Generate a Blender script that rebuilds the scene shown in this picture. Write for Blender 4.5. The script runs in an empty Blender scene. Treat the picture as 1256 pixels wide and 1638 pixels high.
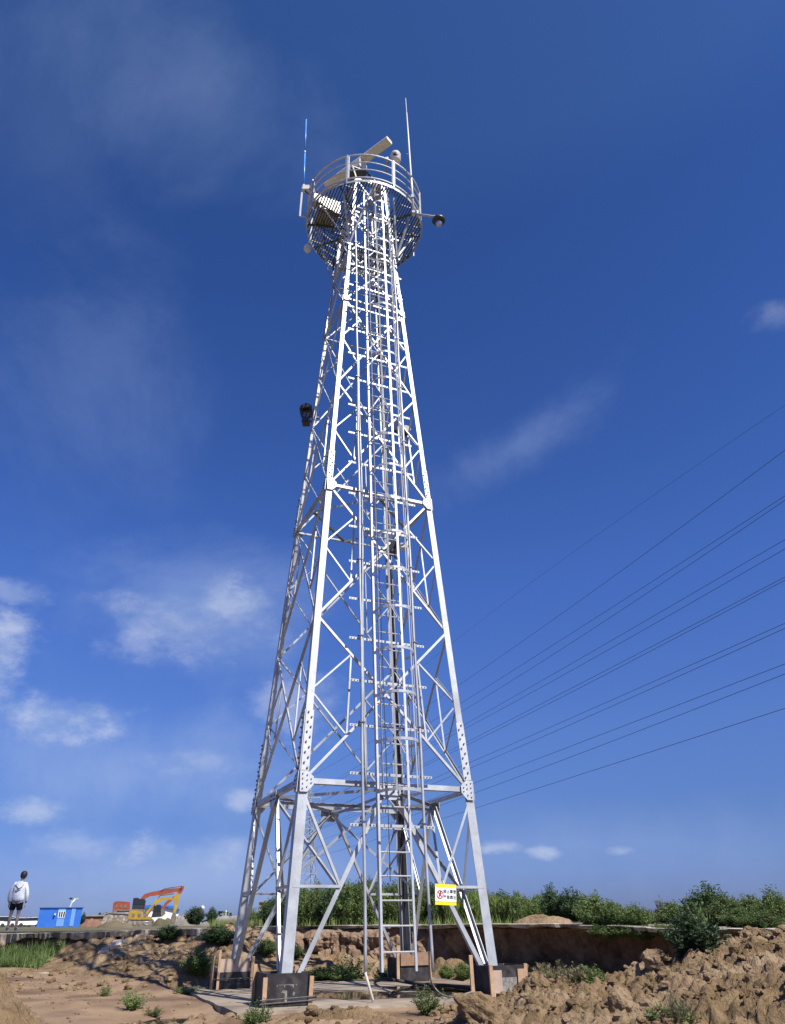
import bpy, math, random
import numpy as np
from mathutils import Vector, Matrix
S = bpy.context.scene
COL = S.collection
R = math.radians
rnd = random.Random(7)

# ------------------------------------------------------------------ camera
F_PX, PIT, ROL, H = 1175.84, 0.50874, -0.01185, 1.03     # measured at 1256 x 1638
cp, sp, cr, sr = math.cos(PIT), math.sin(PIT), math.cos(ROL), math.sin(ROL)
fw = Vector((0, cp, sp)); up0 = Vector((0, -sp, cp)); rt0 = Vector((1, 0, 0))
rt = rt0*cr + up0*sr; up = -rt0*sr + up0*cr
cd = bpy.data.cameras.new('camera'); cam = bpy.data.objects.new('camera', cd); COL.objects.link(cam)
m = Matrix((rt, up, -fw)).transposed().to_4x4(); m.translation = (0, 0, H); cam.matrix_world = m
cd.sensor_fit = 'VERTICAL'; cd.sensor_height = 24; cd.lens = F_PX/1638*24
cd.clip_start = 0.1; cd.clip_end = 20000
S.camera = cam

def ray(px, py):
    a = px-628; b = py-819
    X = (a*cr+b*sr)/F_PX; u = -(-a*sr+b*cr)/F_PX
    return Vector((X, cp-u*sp, sp+u*cp))
def at_y(px, py, Y):
    r = ray(px, py); return Vector((0, 0, H)) + r*(Y/r.y)
def at_z(px, py, z):
    r = ray(px, py); return Vector((0, 0, H)) + r*((z-H)/r.z)

# ------------------------------------------------------------------ world and sun
SUN_AZ = Vector((0.70, -0.714, 0)); SUN_EL = R(50)
W = bpy.data.worlds.new('World'); S.world = W; W.use_nodes = True
nt = W.node_tree; nt.nodes.clear()
def wn(t, **k):
    n = nt.nodes.new(t)
    for a, b in k.items(): setattr(n, a, b)
    return n
def wm(op, a, b=None, c=None, clamp=False):
    n = nt.nodes.new('ShaderNodeMath'); n.operation = op; n.use_clamp = clamp
    for i, v in enumerate((a, b, c)):
        if v is None: continue
        if isinstance(v, (int, float)): n.inputs[i].default_value = v
        else: nt.links.new(v, n.inputs[i])
    return n.outputs[0]
def wmix(f, a, b):
    n = nt.nodes.new('ShaderNodeMix'); n.data_type = 'RGBA'
    for i, v in ((0, f), (6, a), (7, b)):
        if isinstance(v, (int, float)): n.inputs[i].default_value = v
        elif isinstance(v, tuple): n.inputs[i].default_value = v
        else: nt.links.new(v, n.inputs[i])
    return n.outputs[2]
sky = wn('ShaderNodeTexSky', sky_type='NISHITA', sun_disc=False, sun_elevation=SUN_EL,
         sun_rotation=math.atan2(SUN_AZ.x, SUN_AZ.y), altitude=0, air_density=1.0, dust_density=0.4, ozone_density=3.5)
tc = wn('ShaderNodeTexCoord'); sx = wn('ShaderNodeSeparateXYZ'); nt.links.new(tc.outputs['Generated'], sx.inputs[0])
dx, dy, dz = sx.outputs
az = wm('ARCTAN2', dx, dy); el = wm('ARCSINE', dz)
def noise(scale, detail, rough, sv=(1, 1, 1), dist=0.0, off=(0, 0, 0)):
    mp = wn('ShaderNodeMapping'); nt.links.new(tc.outputs['Generated'], mp.inputs[0])
    mp.inputs['Scale'].default_value = sv; mp.inputs['Location'].default_value = off
    n = wn('ShaderNodeTexNoise'); n.inputs['Scale'].default_value = scale; n.inputs['Detail'].default_value = detail
    n.inputs['Roughness'].default_value = rough; n.inputs['Distortion'].default_value = dist
    nt.links.new(mp.outputs[0], n.inputs['Vector']); return n.outputs[0]
edge = noise(11, 9, 0.64, (1, 1, 1.7)); wisp = noise(3.4, 9, 0.63, (.95, .95, 1.25), 0.3, (3, 1, 2)); soft = noise(2.2, 5, 0.55, (1, 1, 1), .3, (7, 2, 5))
def smooth(v, a, b):
    n = wn('ShaderNodeMapRange', interpolation_type='SMOOTHSTEP'); nt.links.new(v, n.inputs[0])
    n.inputs[1].default_value = a; n.inputs[2].default_value = b; return n.outputs[0]
def blob(px, py, rx, ry, tilt=0.0):
    r = ray(px, py).normalized(); a0 = math.atan2(r.x, r.y); e0 = math.asin(r.z)
    ra = rx/1175*math.cos(math.atan((py-819)/1175.)); re = ry/1175*math.cos(math.atan((py-819)/1175.))**1.5
    U = wm('MULTIPLY', wm('SUBTRACT', az, a0), max(.3, math.cos(e0))); V = wm('SUBTRACT', el, e0)
    c, s_ = math.cos(tilt), math.sin(tilt)
    u = wm('DIVIDE', wm('ADD', wm('MULTIPLY', U, c), wm('MULTIPLY', V, s_)), ra)
    v = wm('DIVIDE', wm('SUBTRACT', wm('MULTIPLY', V, c), wm('MULTIPLY', U, s_)), re)
    return wm('SUBTRACT', 1.0, wm('SQRT', wm('ADD', wm('MULTIPLY', u, u), wm('MULTIPLY', v, v))))
def layer(blobs, nz, amp, lo, hi, bias=0.5):
    tot = None
    nn = wm('MULTIPLY', wm('SUBTRACT', nz, bias), amp)
    for b in blobs:
        d = b[5] if len(b) > 5 else 1.0
        k = wm('MULTIPLY', smooth(wm('ADD', blob(*b[:5]), nn), lo, hi), d)
        tot = k if tot is None else wm('MAXIMUM', tot, k)
    return tot
cumulus = layer([(5, 1035, 66, 100, 0, .62), (90, 1142, 150, 46, 0, .6), (390, 970, 95, 52, 0, .42), (290, 1000, 170, 62, 0, .34), (55, 1297, 60, 28, 0, .48),
                 (388, 1278, 34, 22, .3, .4), (790, 1356, 40, 13, 0, .5), (872, 1366, 30, 14, 0, .5), (992, 1362, 40, 10, 0, .4), (240, 1355, 60, 30, 0, .45), (340, 1370, 80, 34, 0, .3), (120, 1350, 90, 30, 0, .3), (330, 1215, 110, 34, 0, .26),
                 (20, 950, 60, 30, 0, .3), (470, 1130, 90, 60, 0, .33), (1250, 505, 45, 30, 0, .16)], edge, 2.6, 0.05, 1.05)
cirrus = layer([(150, 600, 240, 340, -.3, .20), (330, 150, 270, 250, .6, .23), (835, 705, 220, 62, .42, .30), (280, 960, 260, 130, 0, .40),
                (200, 1240, 360, 120, 0, .6), (310, 1400, 520, 90, 0, .7), (950, 1350, 460, 90, 0, .30), (90, 230, 160, 240, 0, .08)], wisp, 2.6, 0.0, 1.3)
hs = wn('ShaderNodeHueSaturation'); hs.inputs['Hue'].default_value = 0.508; hs.inputs['Saturation'].default_value = 1.12; hs.inputs['Value'].default_value = 1.0
nt.links.new(sky.outputs[0], hs.inputs['Color'])
rmp = wn('ShaderNodeValToRGB'); nt.links.new(el, rmp.inputs[0])   # colour balance of the clear air with height above the horizon
stops = [(0.0, (.46, .59, 1.40)), (.044, (.51, .65, 1.42)), (.11, (.63, .78, 1.34)), (.215, (.90, 1.06, 1.62)), (.40, (.98, 1.26, 1.95)), (.75, (.80, 1.15, 1.74)), (.87, (.78, 1.12, 1.66)), (.97, (.98, 1.32, 1.75))]
while len(rmp.color_ramp.elements) < len(stops): rmp.color_ramp.elements.new(.5)
for e_, (p_, c_) in zip(rmp.color_ramp.elements, stops): e_.position = p_; e_.color = (c_[0]/2, c_[1]/2, c_[2]/2, 1)
vm = wn('ShaderNodeVectorMath', operation='MULTIPLY'); nt.links.new(hs.outputs[0], vm.inputs[0]); nt.links.new(rmp.outputs[0], vm.inputs[1])
vs2 = wn('ShaderNodeVectorMath', operation='SCALE'); nt.links.new(vm.outputs[0], vs2.inputs[0]); vs2.inputs['Scale'].default_value = 2.0
col = wmix(cirrus, vs2.outputs[0], (4.9, 6.6, 10.8, 1))
shade = wmix(smooth(edge, .35, .7), (5.2, 6.8, 10.4, 1), (9.8, 10.6, 12.8, 1))
col = wmix(cumulus, col, shade)
bg = wn('ShaderNodeBackground'); bg.inputs[1].default_value = 0.05; nt.links.new(col, bg.inputs[0])
wo = wn('ShaderNodeOutputWorld'); nt.links.new(bg.outputs[0], wo.inputs[0])
W.cycles.sampling_method = 'MANUAL'; W.cycles.sample_map_resolution = 512

sl = bpy.data.lights.new('sun', 'SUN'); sl.energy = 5.0; sl.angle = R(0.53); sl.color = (1.0, 0.95, 0.87)
so = bpy.data.objects.new('sun', sl); COL.objects.link(so)
sd = Vector((SUN_AZ.x*math.cos(SUN_EL), SUN_AZ.y*math.cos(SUN_EL), math.sin(SUN_EL)))
so.rotation_euler = sd.to_track_quat('Z', 'Y').to_euler(); so.location = (10, -10, 30)
S.view_settings.view_transform = 'Standard'; S.view_settings.look = 'None'
S.view_settings.exposure = 0.5; S.view_settings.gamma = 1.0

# ------------------------------------------------------------------ materials
MATS = {}
def mat(name, c1, c2=None, scale=4.0, rough=0.8, metal=0.0, bump=0.0, bscale=None, spec=0.5, detail=6, rand=0.0, contrast=(0.35, 0.65), c3=None, sc3=1.0, coord='Object', trans=0.0):
    M = bpy.data.materials.new(name); M.use_nodes = True; t = M.node_tree; b = t.nodes['Principled BSDF']
    b.inputs['Roughness'].default_value = rough; b.inputs['Metallic'].default_value = metal
    b.inputs['Specular IOR Level'].default_value = spec
    b.inputs['Base Color'].default_value = (*c1, 1)
    src = t.nodes.new('ShaderNodeTexCoord').outputs[coord] if coord != 'World' else t.nodes.new('ShaderNodeNewGeometry').outputs['Position']
    out = None
    if c2:
        n = t.nodes.new('ShaderNodeTexNoise'); n.inputs['Scale'].default_value = scale; n.inputs['Detail'].default_value = detail
        n.inputs['Roughness'].default_value = .6
        t.links.new(src, n.inputs['Vector'])
        r = t.nodes.new('ShaderNodeMapRange'); r.inputs[1].default_value = contrast[0]; r.inputs[2].default_value = contrast[1]; t.links.new(n.outputs[0], r.inputs[0])
        mx = t.nodes.new('ShaderNodeMix'); mx.data_type = 'RGBA'; mx.inputs[6].default_value = (*c1, 1); mx.inputs[7].default_value = (*c2, 1)
        t.links.new(r.outputs[0], mx.inputs[0]); out = mx.outputs[2]
    if c3:
        n = t.nodes.new('ShaderNodeTexNoise'); n.inputs['Scale'].default_value = sc3; n.inputs['Detail'].default_value = 5; t.links.new(src, n.inputs['Vector'])
        r = t.nodes.new('ShaderNodeMapRange'); r.inputs[1].default_value = .48; r.inputs[2].default_value = .66; t.links.new(n.outputs[0], r.inputs[0])
        mx = t.nodes.new('ShaderNodeMix'); mx.data_type = 'RGBA'; mx.inputs[7].default_value = (*c3, 1)
        t.links.new(r.outputs[0], mx.inputs[0]); t.links.new(out, mx.inputs[6]); out = mx.outputs[2]
    if rand:
        oi = t.nodes.new('ShaderNodeObjectInfo'); h = t.nodes.new('ShaderNodeHueSaturation')
        r = t.nodes.new('ShaderNodeMapRange'); r.inputs[3].default_value = 1-rand; r.inputs[4].default_value = 1+rand; t.links.new(oi.outputs['Random'], r.inputs[0])
        t.links.new(r.outputs[0], h.inputs['Value'])
        if out: t.links.new(out, h.inputs['Color'])
        else: h.inputs['Color'].default_value = (*c1, 1)
        out = h.outputs[0]
    if out: t.links.new(out, b.inputs['Base Color'])
    if bump:
        n = t.nodes.new('ShaderNodeTexNoise'); n.inputs['Scale'].default_value = bscale or scale*3; n.inputs['Detail'].default_value = 8
        n.inputs['Roughness'].default_value = .65; t.links.new(src, n.inputs['Vector'])
        bp = t.nodes.new('ShaderNodeBump'); bp.inputs['Strength'].default_value = 1; bp.inputs['Distance'].default_value = bump
        t.links.new(n.outputs[0], bp.inputs['Height']); t.links.new(bp.outputs[0], b.inputs['Normal'])
    if trans:
        tr = t.nodes.new('ShaderNodeBsdfTranslucent'); ms = t.nodes.new('ShaderNodeMixShader'); ms.inputs[0].default_value = trans
        if out: t.links.new(out, tr.inputs[0])
        t.links.new(b.outputs[0], ms.inputs[1]); t.links.new(tr.outputs[0], ms.inputs[2])
        t.links.new(ms.outputs[0], t.nodes['Material Output'].inputs[0])
    MATS[name] = M; return M
mat('galvanised', (.47, .49, .515), (.37, .39, .41), 5, .5, .42, .0015, 60, c3=(.30, .31, .32), sc3=1.2, spec=.5)
mat('galvanised_light', (.50, .52, .54), (.41, .425, .44), 9, .5, .4, spec=.5)
mat('bolt_steel', (.16, .16, .17), (.10, .10, .10), 30, .5, .6)  # darker than the plates: shade and small shadows at the bolts painted in
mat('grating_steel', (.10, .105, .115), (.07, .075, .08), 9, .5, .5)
mat('white_paint', (.64, .64, .61), (.56, .56, .52), 4, .35)
mat('cream_paint', (.72, .70, .62), (.62, .60, .52), 4, .45)
mat('black_plastic', (.02, .02, .022), (.035, .035, .035), 8, .4)
mat('dark_rubber', (.025, .025, .025), None, rough=.7)
mat('antenna_blue', (.05, .25, .75), (.10, .34, .85), 6, .35)
mat('glass_dark', (.02, .025, .03), None, rough=.08)
mat('silver_ball', (.45, .48, .55), None, rough=.15, metal=.8)
mat('soil', (.31, .215, .122), (.165, .11, .060), 3.6, .95, 0, .09, 15, .1, c3=(.36, .26, .165), sc3=1.5, coord='World')
mat('soil_floor', (.285, .195, .122), (.21, .14, .086), 1.3, .9, 0, .02, 18, .2, c3=(.13, .084, .052), sc3=.8, coord='World')
mat('bank_soil', (.28, .19, .128), (.15, .10, .07), 3.4, .95, 0, .07, 10, .1, c3=(.30, .22, .15), sc3=2.6, coord='World')
mat('field_soil', (.17, .135, .09), (.11, .095, .058), .35, .95, 0, .02, 6, .15, c3=(.08, .10, .04), sc3=.08, coord='World')
mat('pad_concrete', (.34, .28, .21), (.23, .185, .135), 1.6, .75, 0, .004, 30, c3=(.11, .08, .058), sc3=.9, coord='World')
mat('ledge_concrete', (.26, .225, .175), (.14, .115, .088), 2.5, .9, 0, .02, 16, c3=(.5, .45, .38), sc3=3, coord='World')
mat('broken_concrete', (.55, .50, .43), (.38, .33, .27), 5, .85, 0, .01, 20)
mat('formply', (.016, .015, .018), (.032, .030, .035), 5, .6, 0, .001, 30, c3=(.055, .05, .05), sc3=7, spec=.25)
mat('cement_drip', (.26, .25, .23), (.12, .115, .11), 20, .9)
mat('pine', (.44, .29, .18), (.32, .20, .12), 8, .75, 0, .002, 40)
mat('pine_dark', (.30, .19, .12), (.20, .12, .08), 8, .8, 0, .002, 40)
mat('pale_board', (.42, .32, .25), (.32, .24, .19), 6, .8)
mat('leaf_dark', (.060, .105, .036), (.034, .064, .022), 3.5, .6, 0, rand=.3, coord='Object', trans=.25)
mat('leaf_mid', (.150, .210, .060), (.085, .130, .036), 3.5, .6, 0, rand=.3, trans=.3)
mat('leaf_light', (.21, .28, .070), (.13, .18, .045), 3.5, .6, 0, rand=.25, trans=.3)
mat('leaf_dry', (.20, .17, .09), (.12, .13, .06), 3.5, .7, 0, rand=.25, trans=.2)
mat('stem', (.14, .12, .06), (.10, .09, .05), 6, .8)
mat('orange_paint', (.32, .062, .026), (.22, .05, .025), 1.2, .5)
mat('yellow_paint', (.44, .29, .02), (.32, .20, .02), 1.2, .45)
mat('track_steel', (.10, .085, .07), (.2, .16, .12), 2, .8)
mat('blue_panel', (.03, .15, .55), (.025, .12, .45), 1, .45)
mat('pale_blue_panel', (.15, .32, .72), (.12, .27, .62), 1, .45)
mat('brick_red', (.24, .125, .085), (.17, .09, .06), 1, .9)
mat('window_white', (.75, .76, .76), None, rough=.4)
mat('car_paint', (.75, .76, .78), None, rough=.2)
mat('sign_white', (.80, .80, .78), None, rough=.5)
mat('sign_yellow', (.80, .70, .02), None, rough=.5)
mat('sign_red', (.60, .03, .03), None, rough=.5)
mat('sign_black', (.03, .03, .035), None, rough=.5)
mat('skin', (.62, .42, .31), (.56, .37, .27), 6, .55)
mat('jacket_white', (.72, .75, .80), (.62, .66, .72), 5, .7, 0, .01, 9)
mat('cloth_black', (.012, .012, .014), (.02, .02, .022), 6, .85)
mat('hair_black', (.012, .010, .010), (.02, .017, .015), 20, .6)
mat('shoe_white', (.7, .68, .65), None, rough=.6)
mat('shed_yellow', (.42, .34, .10), (.34, .27, .08), 2, .7)
mat('wire', (.05, .055, .07), None, rough=.6)
mat('rubble_grey', (.27, .25, .22), (.18, .16, .14), .8, .95, 0, .05, 4)
mat('pipe_pvc', (.62, .60, .54), (.5, .48, .42), 6, .5)
mat('water', (.05, .04, .03), None, rough=.04, spec=.6)

# ------------------------------------------------------------------ mesh helpers
class MB:
    def __init__(s): s.v = []; s.f = []; s.mi = []; s.mats = []; s.cur = 0
    def use(s, name):
        if name not in s.mats: s.mats.append(name)
        s.cur = s.mats.index(name); return s
    def add(s, vs, fs):
        o = len(s.v); s.v += [tuple(v) for v in vs]; s.f += [tuple(i+o for i in f) for f in fs]; s.mi += [s.cur]*len(fs); return s
    def hexa(s, a): # 8 pts: bottom 4, top 4
        return s.add(a, [(3, 2, 1, 0), (4, 5, 6, 7), (0, 1, 5, 4), (1, 2, 6, 5), (2, 3, 7, 6), (3, 0, 4, 7)])
    def box(s, c, sz, ax=None):
        c = Vector(c); x, y, z = [Vector(a) for a in (ax or ((1, 0, 0), (0, 1, 0), (0, 0, 1)))]
        hx, hy, hz = sz[0]/2, sz[1]/2, sz[2]/2
        return s.hexa([c+x*i*hx+y*j*hy+z*k*hz for k in (-1, 1) for i, j in ((-1, -1), (1, -1), (1, 1), (-1, 1))])
    def bar(s, p, q, w, t, n=(0, 0, 1)):   # rectangular bar, w across, t along n
        p = Vector(p); q = Vector(q); d = (q-p).normalized(); n = Vector(n); n = (n-d*n.dot(d))
        n = n.normalized() if n.length > 1e-5 else d.orthogonal().normalized(); sd_ = d.cross(n)
        return s.hexa([o+sd_*i*w/2+n*j*t/2 for o in (p, q) for i, j in ((-1, -1), (1, -1), (1, 1), (-1, 1))])
    def angle(s, p, q, n, w, t=0.008, side=1):   # L section: one flange in the plane with normal n, one pointing along -n
        p = Vector(p); q = Vector(q); d = (q-p).normalized(); n = Vector(n); n = (n-d*n.dot(d)).normalized(); u = d.cross(n)
        if abs(u.z) > .12: u = u if u.z > 0 else -u      # standing flange on the lower edge, as the members are bolted
        elif u.dot(Vector((.921, .389, 0))) < 0: u = -u
        flip = d.cross(n).dot(u) < 0
        cs = [(-w/2, 0), (w/2, 0), (w/2, -t), (-w/2+t, -t), (-w/2+t, -w), (-w/2, -w)]
        vs = [o+u*a+n*b for o in (p, q) for a, b in cs]
        fs = [(i, (i+1) % 6, (i+1) % 6+6, i+6) for i in range(6)] + [(0, 5, 4, 3), (0, 3, 2, 1), (6, 9, 10, 11), (6, 7, 8, 9)]
        return s.add(vs, [f[::-1] for f in fs] if flip else fs)
    def tube(s, pts, r, seg=8, closed=False):
        pts = [Vector(p) for p in pts]; n = len(pts); rr = r if isinstance(r, (list, tuple)) else [r]*n
        ref = None; rings = []
        for i, p in enumerate(pts):
            a = pts[(i-1) % n] if (closed or i) else p; b = pts[(i+1) % n] if (closed or i < n-1) else p
            d = (b-a).normalized()
            if ref is None: ref = d.orthogonal().normalized()
            ref = (ref-d*ref.dot(d)).normalized(); u = d.cross(ref)
            rings.append([p+ref*rr[i]*math.cos(k*2*math.pi/seg)+u*rr[i]*math.sin(k*2*math.pi/seg) for k in range(seg)])
        vs = [v for r_ in rings for v in r_]; fs = []
        for i in range(n if closed else n-1):
            j = (i+1) % n
            fs += [(i*seg+k, i*seg+(k+1) % seg, j*seg+(k+1) % seg, j*seg+k) for k in range(seg)]
        if not closed: fs += [tuple(range(seg))[::-1], tuple((n-1)*seg+k for k in range(seg))]
        return s.add(vs, fs)
    def lathe(s, c, prof, seg=20, ax=(0, 0, 1)):
        z = Vector(ax).normalized(); x = z.orthogonal().normalized(); y = z.cross(x); c = Vector(c)
        vs = [c+z*h+(x*math.cos(k*2*math.pi/seg)+y*math.sin(k*2*math.pi/seg))*r for r, h in prof for k in range(seg)]
        fs = [(i*seg+k, i*seg+(k+1) % seg, (i+1)*seg+(k+1) % seg, (i+1)*seg+k) for i in range(len(prof)-1) for k in range(seg)]
        fs += [tuple(range(seg))[::-1], tuple((len(prof)-1)*seg+k for k in range(seg))]
        return s.add(vs, fs)
    def prism(s, pts, off, ext):   # polygon pts moved by off, extruded by ext
        off = Vector(off); ext = Vector(ext); n = len(pts)
        vs = [Vector(p)+off for p in pts]+[Vector(p)+off+ext for p in pts]
        return s.add(vs, [tuple(range(n))[::-1], tuple(range(n, 2*n))]+[(i, (i+1) % n, n+(i+1) % n, n+i) for i in range(n)])
    def build(s, name, mname=None, parent=None, smooth=False, origin=None):
        me = bpy.data.meshes.new(name)
        o = Vector(origin) if origin is not None else None
        me.from_pydata([tuple(Vector(v)-o) for v in s.v] if o is not None else s.v, [], s.f)
        for n in (s.mats or [mname]): me.materials.append(MATS[n])
        if len(s.mats) > 1: me.polygons.foreach_set('material_index', s.mi)
        if smooth: me.polygons.foreach_set('use_smooth', [True]*len(me.polygons))
        me.update()
        ob = bpy.data.objects.new(name, me); COL.objects.link(ob)
        if o is not None: ob.location = o
        if parent: ob.parent = parent
        return ob
def tag(o, label=None, cat=None, group=None, kind=None):
    if label: o['label'] = label
    if cat: o['category'] = cat
    if group: o['group'] = group
    if kind: o['kind'] = kind
    return o
def thing(name, label, cat, loc=(0, 0, 0), group=None, rz=0):
    o = bpy.data.objects.new(name, None); COL.objects.link(o); o.location = loc; o.rotation_euler = (0, 0, rz); o.empty_display_size = .2
    return tag(o, label, cat, group)
def copy_tree(o, parent=None):
    c = o.copy(); COL.objects.link(c); c.parent = parent
    for ch in [k for k in bpy.data.objects if k.parent == o]: copy_tree(ch, c)
    return c

# numpy noise
_P = np.random.RandomState(3).rand(256, 256)
def vn(x, y):
    xi = np.floor(x).astype(int); yi = np.floor(y).astype(int); fx = x-xi; fy = y-yi
    fx = fx*fx*(3-2*fx); fy = fy*fy*(3-2*fy)
    a = _P[xi % 256, yi % 256]; b = _P[(xi+1) % 256, yi % 256]; c = _P[xi % 256, (yi+1) % 256]; d = _P[(xi+1) % 256, (yi+1) % 256]
    return (a*(1-fx)+b*fx)*(1-fy)+(c*(1-fx)+d*fx)*fy
def fbm(x, y, o=5, g=.5):
    t = 0; a = 1; s = 0
    for i in range(o):
        t = t+a*vn(x*2**i+17*i, y*2**i+31*i); s += a; a *= g
    return t/s
_J = np.random.RandomState(5).rand(256, 256, 3)
def clod(x, y):    # lumps: rounded cells each of its own height, deep gaps between
    xi = np.floor(x).astype(int); yi = np.floor(y).astype(int)
    d1 = np.full(x.shape, 9.); d2 = np.full(x.shape, 9.); h = np.zeros(x.shape)
    for i in (-1, 0, 1):
        for j in (-1, 0, 1):
            q = _J[(xi+i) % 256, (yi+j) % 256]; d = np.hypot(xi+i+q[..., 0]-x, yi+j+q[..., 1]-y)
            nb = d < d1; d2 = np.where(nb, d1, np.minimum(d2, d)); h = np.where(nb, q[..., 2], h); d1 = np.where(nb, d, d1)
    return np.clip((d2-d1)*2.2, 0, 1)**.5*(.35+.65*h)
def sstep(v, a, b):
    t = np.clip((v-a)/(b-a), 0, 1); return t*t*(3-2*t)

# ------------------------------------------------------------------ ground, bank, field
EP = [(-16, .86, 22.2), (-60, None, 0)]
edge_px = [(0, 22.2), (170, 21.6), (300, 21.0), (400, 20.2), (470, 19.8), (560, 19.6), (640, 19.4), (700, 18.9), (760, 18.3), (830, 17.6), (937, 16.6), (1080, 14.9), (1180, 13.7), (1256, 12.8)]
edge_z = [.87, .90, .93, .965, .975, .98, .975, .97, .965, .96, .955, .90, .88, .88]
EX = []; EY = []; EZ = []
for (px, Y), z in zip(edge_px, edge_z):
    p = at_y(px, 1480, Y); EX.append(p.x); EY.append(Y); EZ.append(z)
EX = [EX[0]-25, EX[0]-8]+EX+[EX[-1]+3, EX[-1]+16]; EY = [22.5, 22.6]+EY+[8.5, -6]; EZ = [.87, .87]+EZ+[.88, .88]
EX = np.array(EX); EY = np.array(EY); EZ = np.array(EZ)
seglen = np.r_[0, np.cumsum(np.hypot(np.diff(EX), np.diff(EY)))]
def edge_at(s): return np.interp(s, seglen, EX), np.interp(s, seglen, EY), np.interp(s, seglen, EZ)

def ridge(pts):
    P = [at_y(*p) for p in pts]; return np.array([p.x for p in P]), np.array([p.y for p in P]), np.array([p.z for p in P])
RM = ridge([(650, 1660, 9.0), (700, 1632, 9.2), (740, 1608, 9.6), (800, 1594, 10.2), (850, 1560, 10.8), (900, 1562, 10.6), (960, 1560, 10.6), (1050, 1533, 10.4), (1100, 1522, 10.2), (1150, 1502, 10.2), (1200, 1492, 10.4), (1256, 1480, 10.4)])
RM = [np.r_[RM[0][0]-.8, RM[0], RM[0][-1]+2, RM[0][-1]+8], np.r_[9.1, RM[1], 9.5, 6], np.r_[-.1, RM[2], .95, .9]]
def zground(x, y):
    ye = np.interp(x, EX, EY); ze = np.interp(x, EX, EZ)
    d = ye-y                                     # distance to bank edge
    n1 = fbm(x*.5, y*.5, 4); n2 = fbm(x*2.2, y*2.2, 5)
    z = (n1-.5)*.14-.04+(n2-.5)*.05
    # floor rises to the left rear
    z = z+.22*sstep(-x, 5.5, 9)*sstep(y, 13, 20)
    # soil slope under the bank on the left, its foot running towards the pad
    foot = np.interp(x, [-30, -10.4, -8.9, -7, -5.4, -3.8, -2.5, -1, 1, 3], [.4, .5, .9, 3.0, 5.0, 5.6, 2.6, 1.3, .9, .7])
    t = np.clip(1-(d-.15)/foot, 0, 1)
    sl_h = np.interp(x, [-30, -9.6, -8.6, -7.4, -6.5, -3.5, -2, 1, 3], [.12, .15, .35, .66, .84, .82, .45, .3, .15])
    z = z+sl_h*(t**1.15)*(.75+.5*n1)+t*(clod(x*1.7+.8*fbm(x*2,y*2,3), y*2.4)*.17+clod(x*4.3+3, y*5)*.07+(fbm(x*7,y*7,4)-.5)*.06-.07)*(t > 0)*sstep(t, 0, .15)
    # pad area flat
    rx = (x+.749)*.389+(y-15.13)*-.921; ry = (x+.749)*.921+(y-15.13)*.389
    pad = 1-sstep(np.maximum(np.abs(rx), np.abs(ry)), 2.6, 3.05)
    z = z*(1-pad)-.035*pad
    rough = np.zeros(x.shape)
    # right mound
    ry0 = np.interp(x, RM[0], RM[1]); rz0 = np.interp(x, RM[0], RM[2])
    dd = y-ry0
    near = 1-sstep(-dd, 0, 5.5)*.72; far = 1-sstep(dd, 0.1, np.interp(x, [0, 2, 4, 6], [1.3, 2.2, 4.0, 6.0]))
    hm = rz0*np.where(dd < 0, near, far)
    k = sstep(x, RM[0][0], RM[0][1]+.4)
    hm = hm*k
    rough = np.maximum(rough, np.clip(hm, 0, .35)/.35)
    z = np.maximum(z, hm-.05)
    # low foreground heaps
    for (cx, cy, rx_, ry_, hh) in ((-.9, 10.0, .5, .35, .17), (-2.1, 10.5, .5, .3, .12), (-.25, 9.9, .5, .35, .13), (-1.5, 9.7, .7, .35, .08)):
        g = np.exp(-(((x-cx)/rx_)**2+((y-cy)/ry_)**2)); z = z+hh*g; rough = np.maximum(rough, g*.55)
    # left near mound
    g = np.exp(-(((x+4.25)/.75)**2+((y-8.1)/1.2)**2)); z = z+.95*g; rough = np.maximum(rough, np.clip(g*2, 0, .8))
    lump = clod(x*1.9+1.5*fbm(x*2, y*2, 3), y*1.9+1.5*fbm(y*2, x*2+9, 3))*.07+clod(x*4.6+1.2*fbm(x*5, y*5, 3), y*4.6+1.2*fbm(y*5+4, x*5, 3))*.09+clod(x*9+2+fbm(x*9, y*9, 2), y*9)*.07+(fbm(x*8, y*8, 5, .66)-.5)*.24+clod(x*19+4, y*19)*.035
    z = z+rough*(lump-.17)
    # puddle hollow at the left of the pad
    z = z-.15*np.exp(-(((x+3.0)/.75)**2+((y-12.0)/.75)**2))
    # go under the bank
    inn = sstep(-d, -.05, .5); z = z-inn*.9
    return z
def grid(x0, x1, y0, y1, st):
    xs = np.arange(x0, x1+st/2, st); ys = np.arange(y0, y1+st/2, st); X, Y = np.meshgrid(xs, ys); return X, Y, zground(X, Y)
gx = np.r_[np.arange(-30, -12, .4), np.arange(-12, -7, .08), np.arange(-7, -1.5, .045), np.arange(-1.5, 7.5, .028), np.arange(7.5, 22, .35)]
gy = np.r_[np.arange(-12, 4.5, .4), np.arange(4.5, 7, .08), np.arange(7, 12.2, .03), np.arange(12.2, 14, .05), np.arange(14, 24, .06)]
X, Y = np.meshgrid(gx, gy); Z = zground(X, Y)
ny, nx = X.shape
me = bpy.data.meshes.new('ground')
vs = np.stack([X, Y, Z], -1).reshape(-1, 3)
idx = np.arange(nx*ny).reshape(ny, nx)
fs = np.stack([idx[:-1, :-1], idx[:-1, 1:], idx[1:, 1:], idx[1:, :-1]], -1).reshape(-1, 4)
me.vertices.add(len(vs)); me.vertices.foreach_set('co', vs.ravel())
me.loops.add(fs.size); me.loops.foreach_set('vertex_index', fs.ravel().astype(np.int32))
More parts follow.
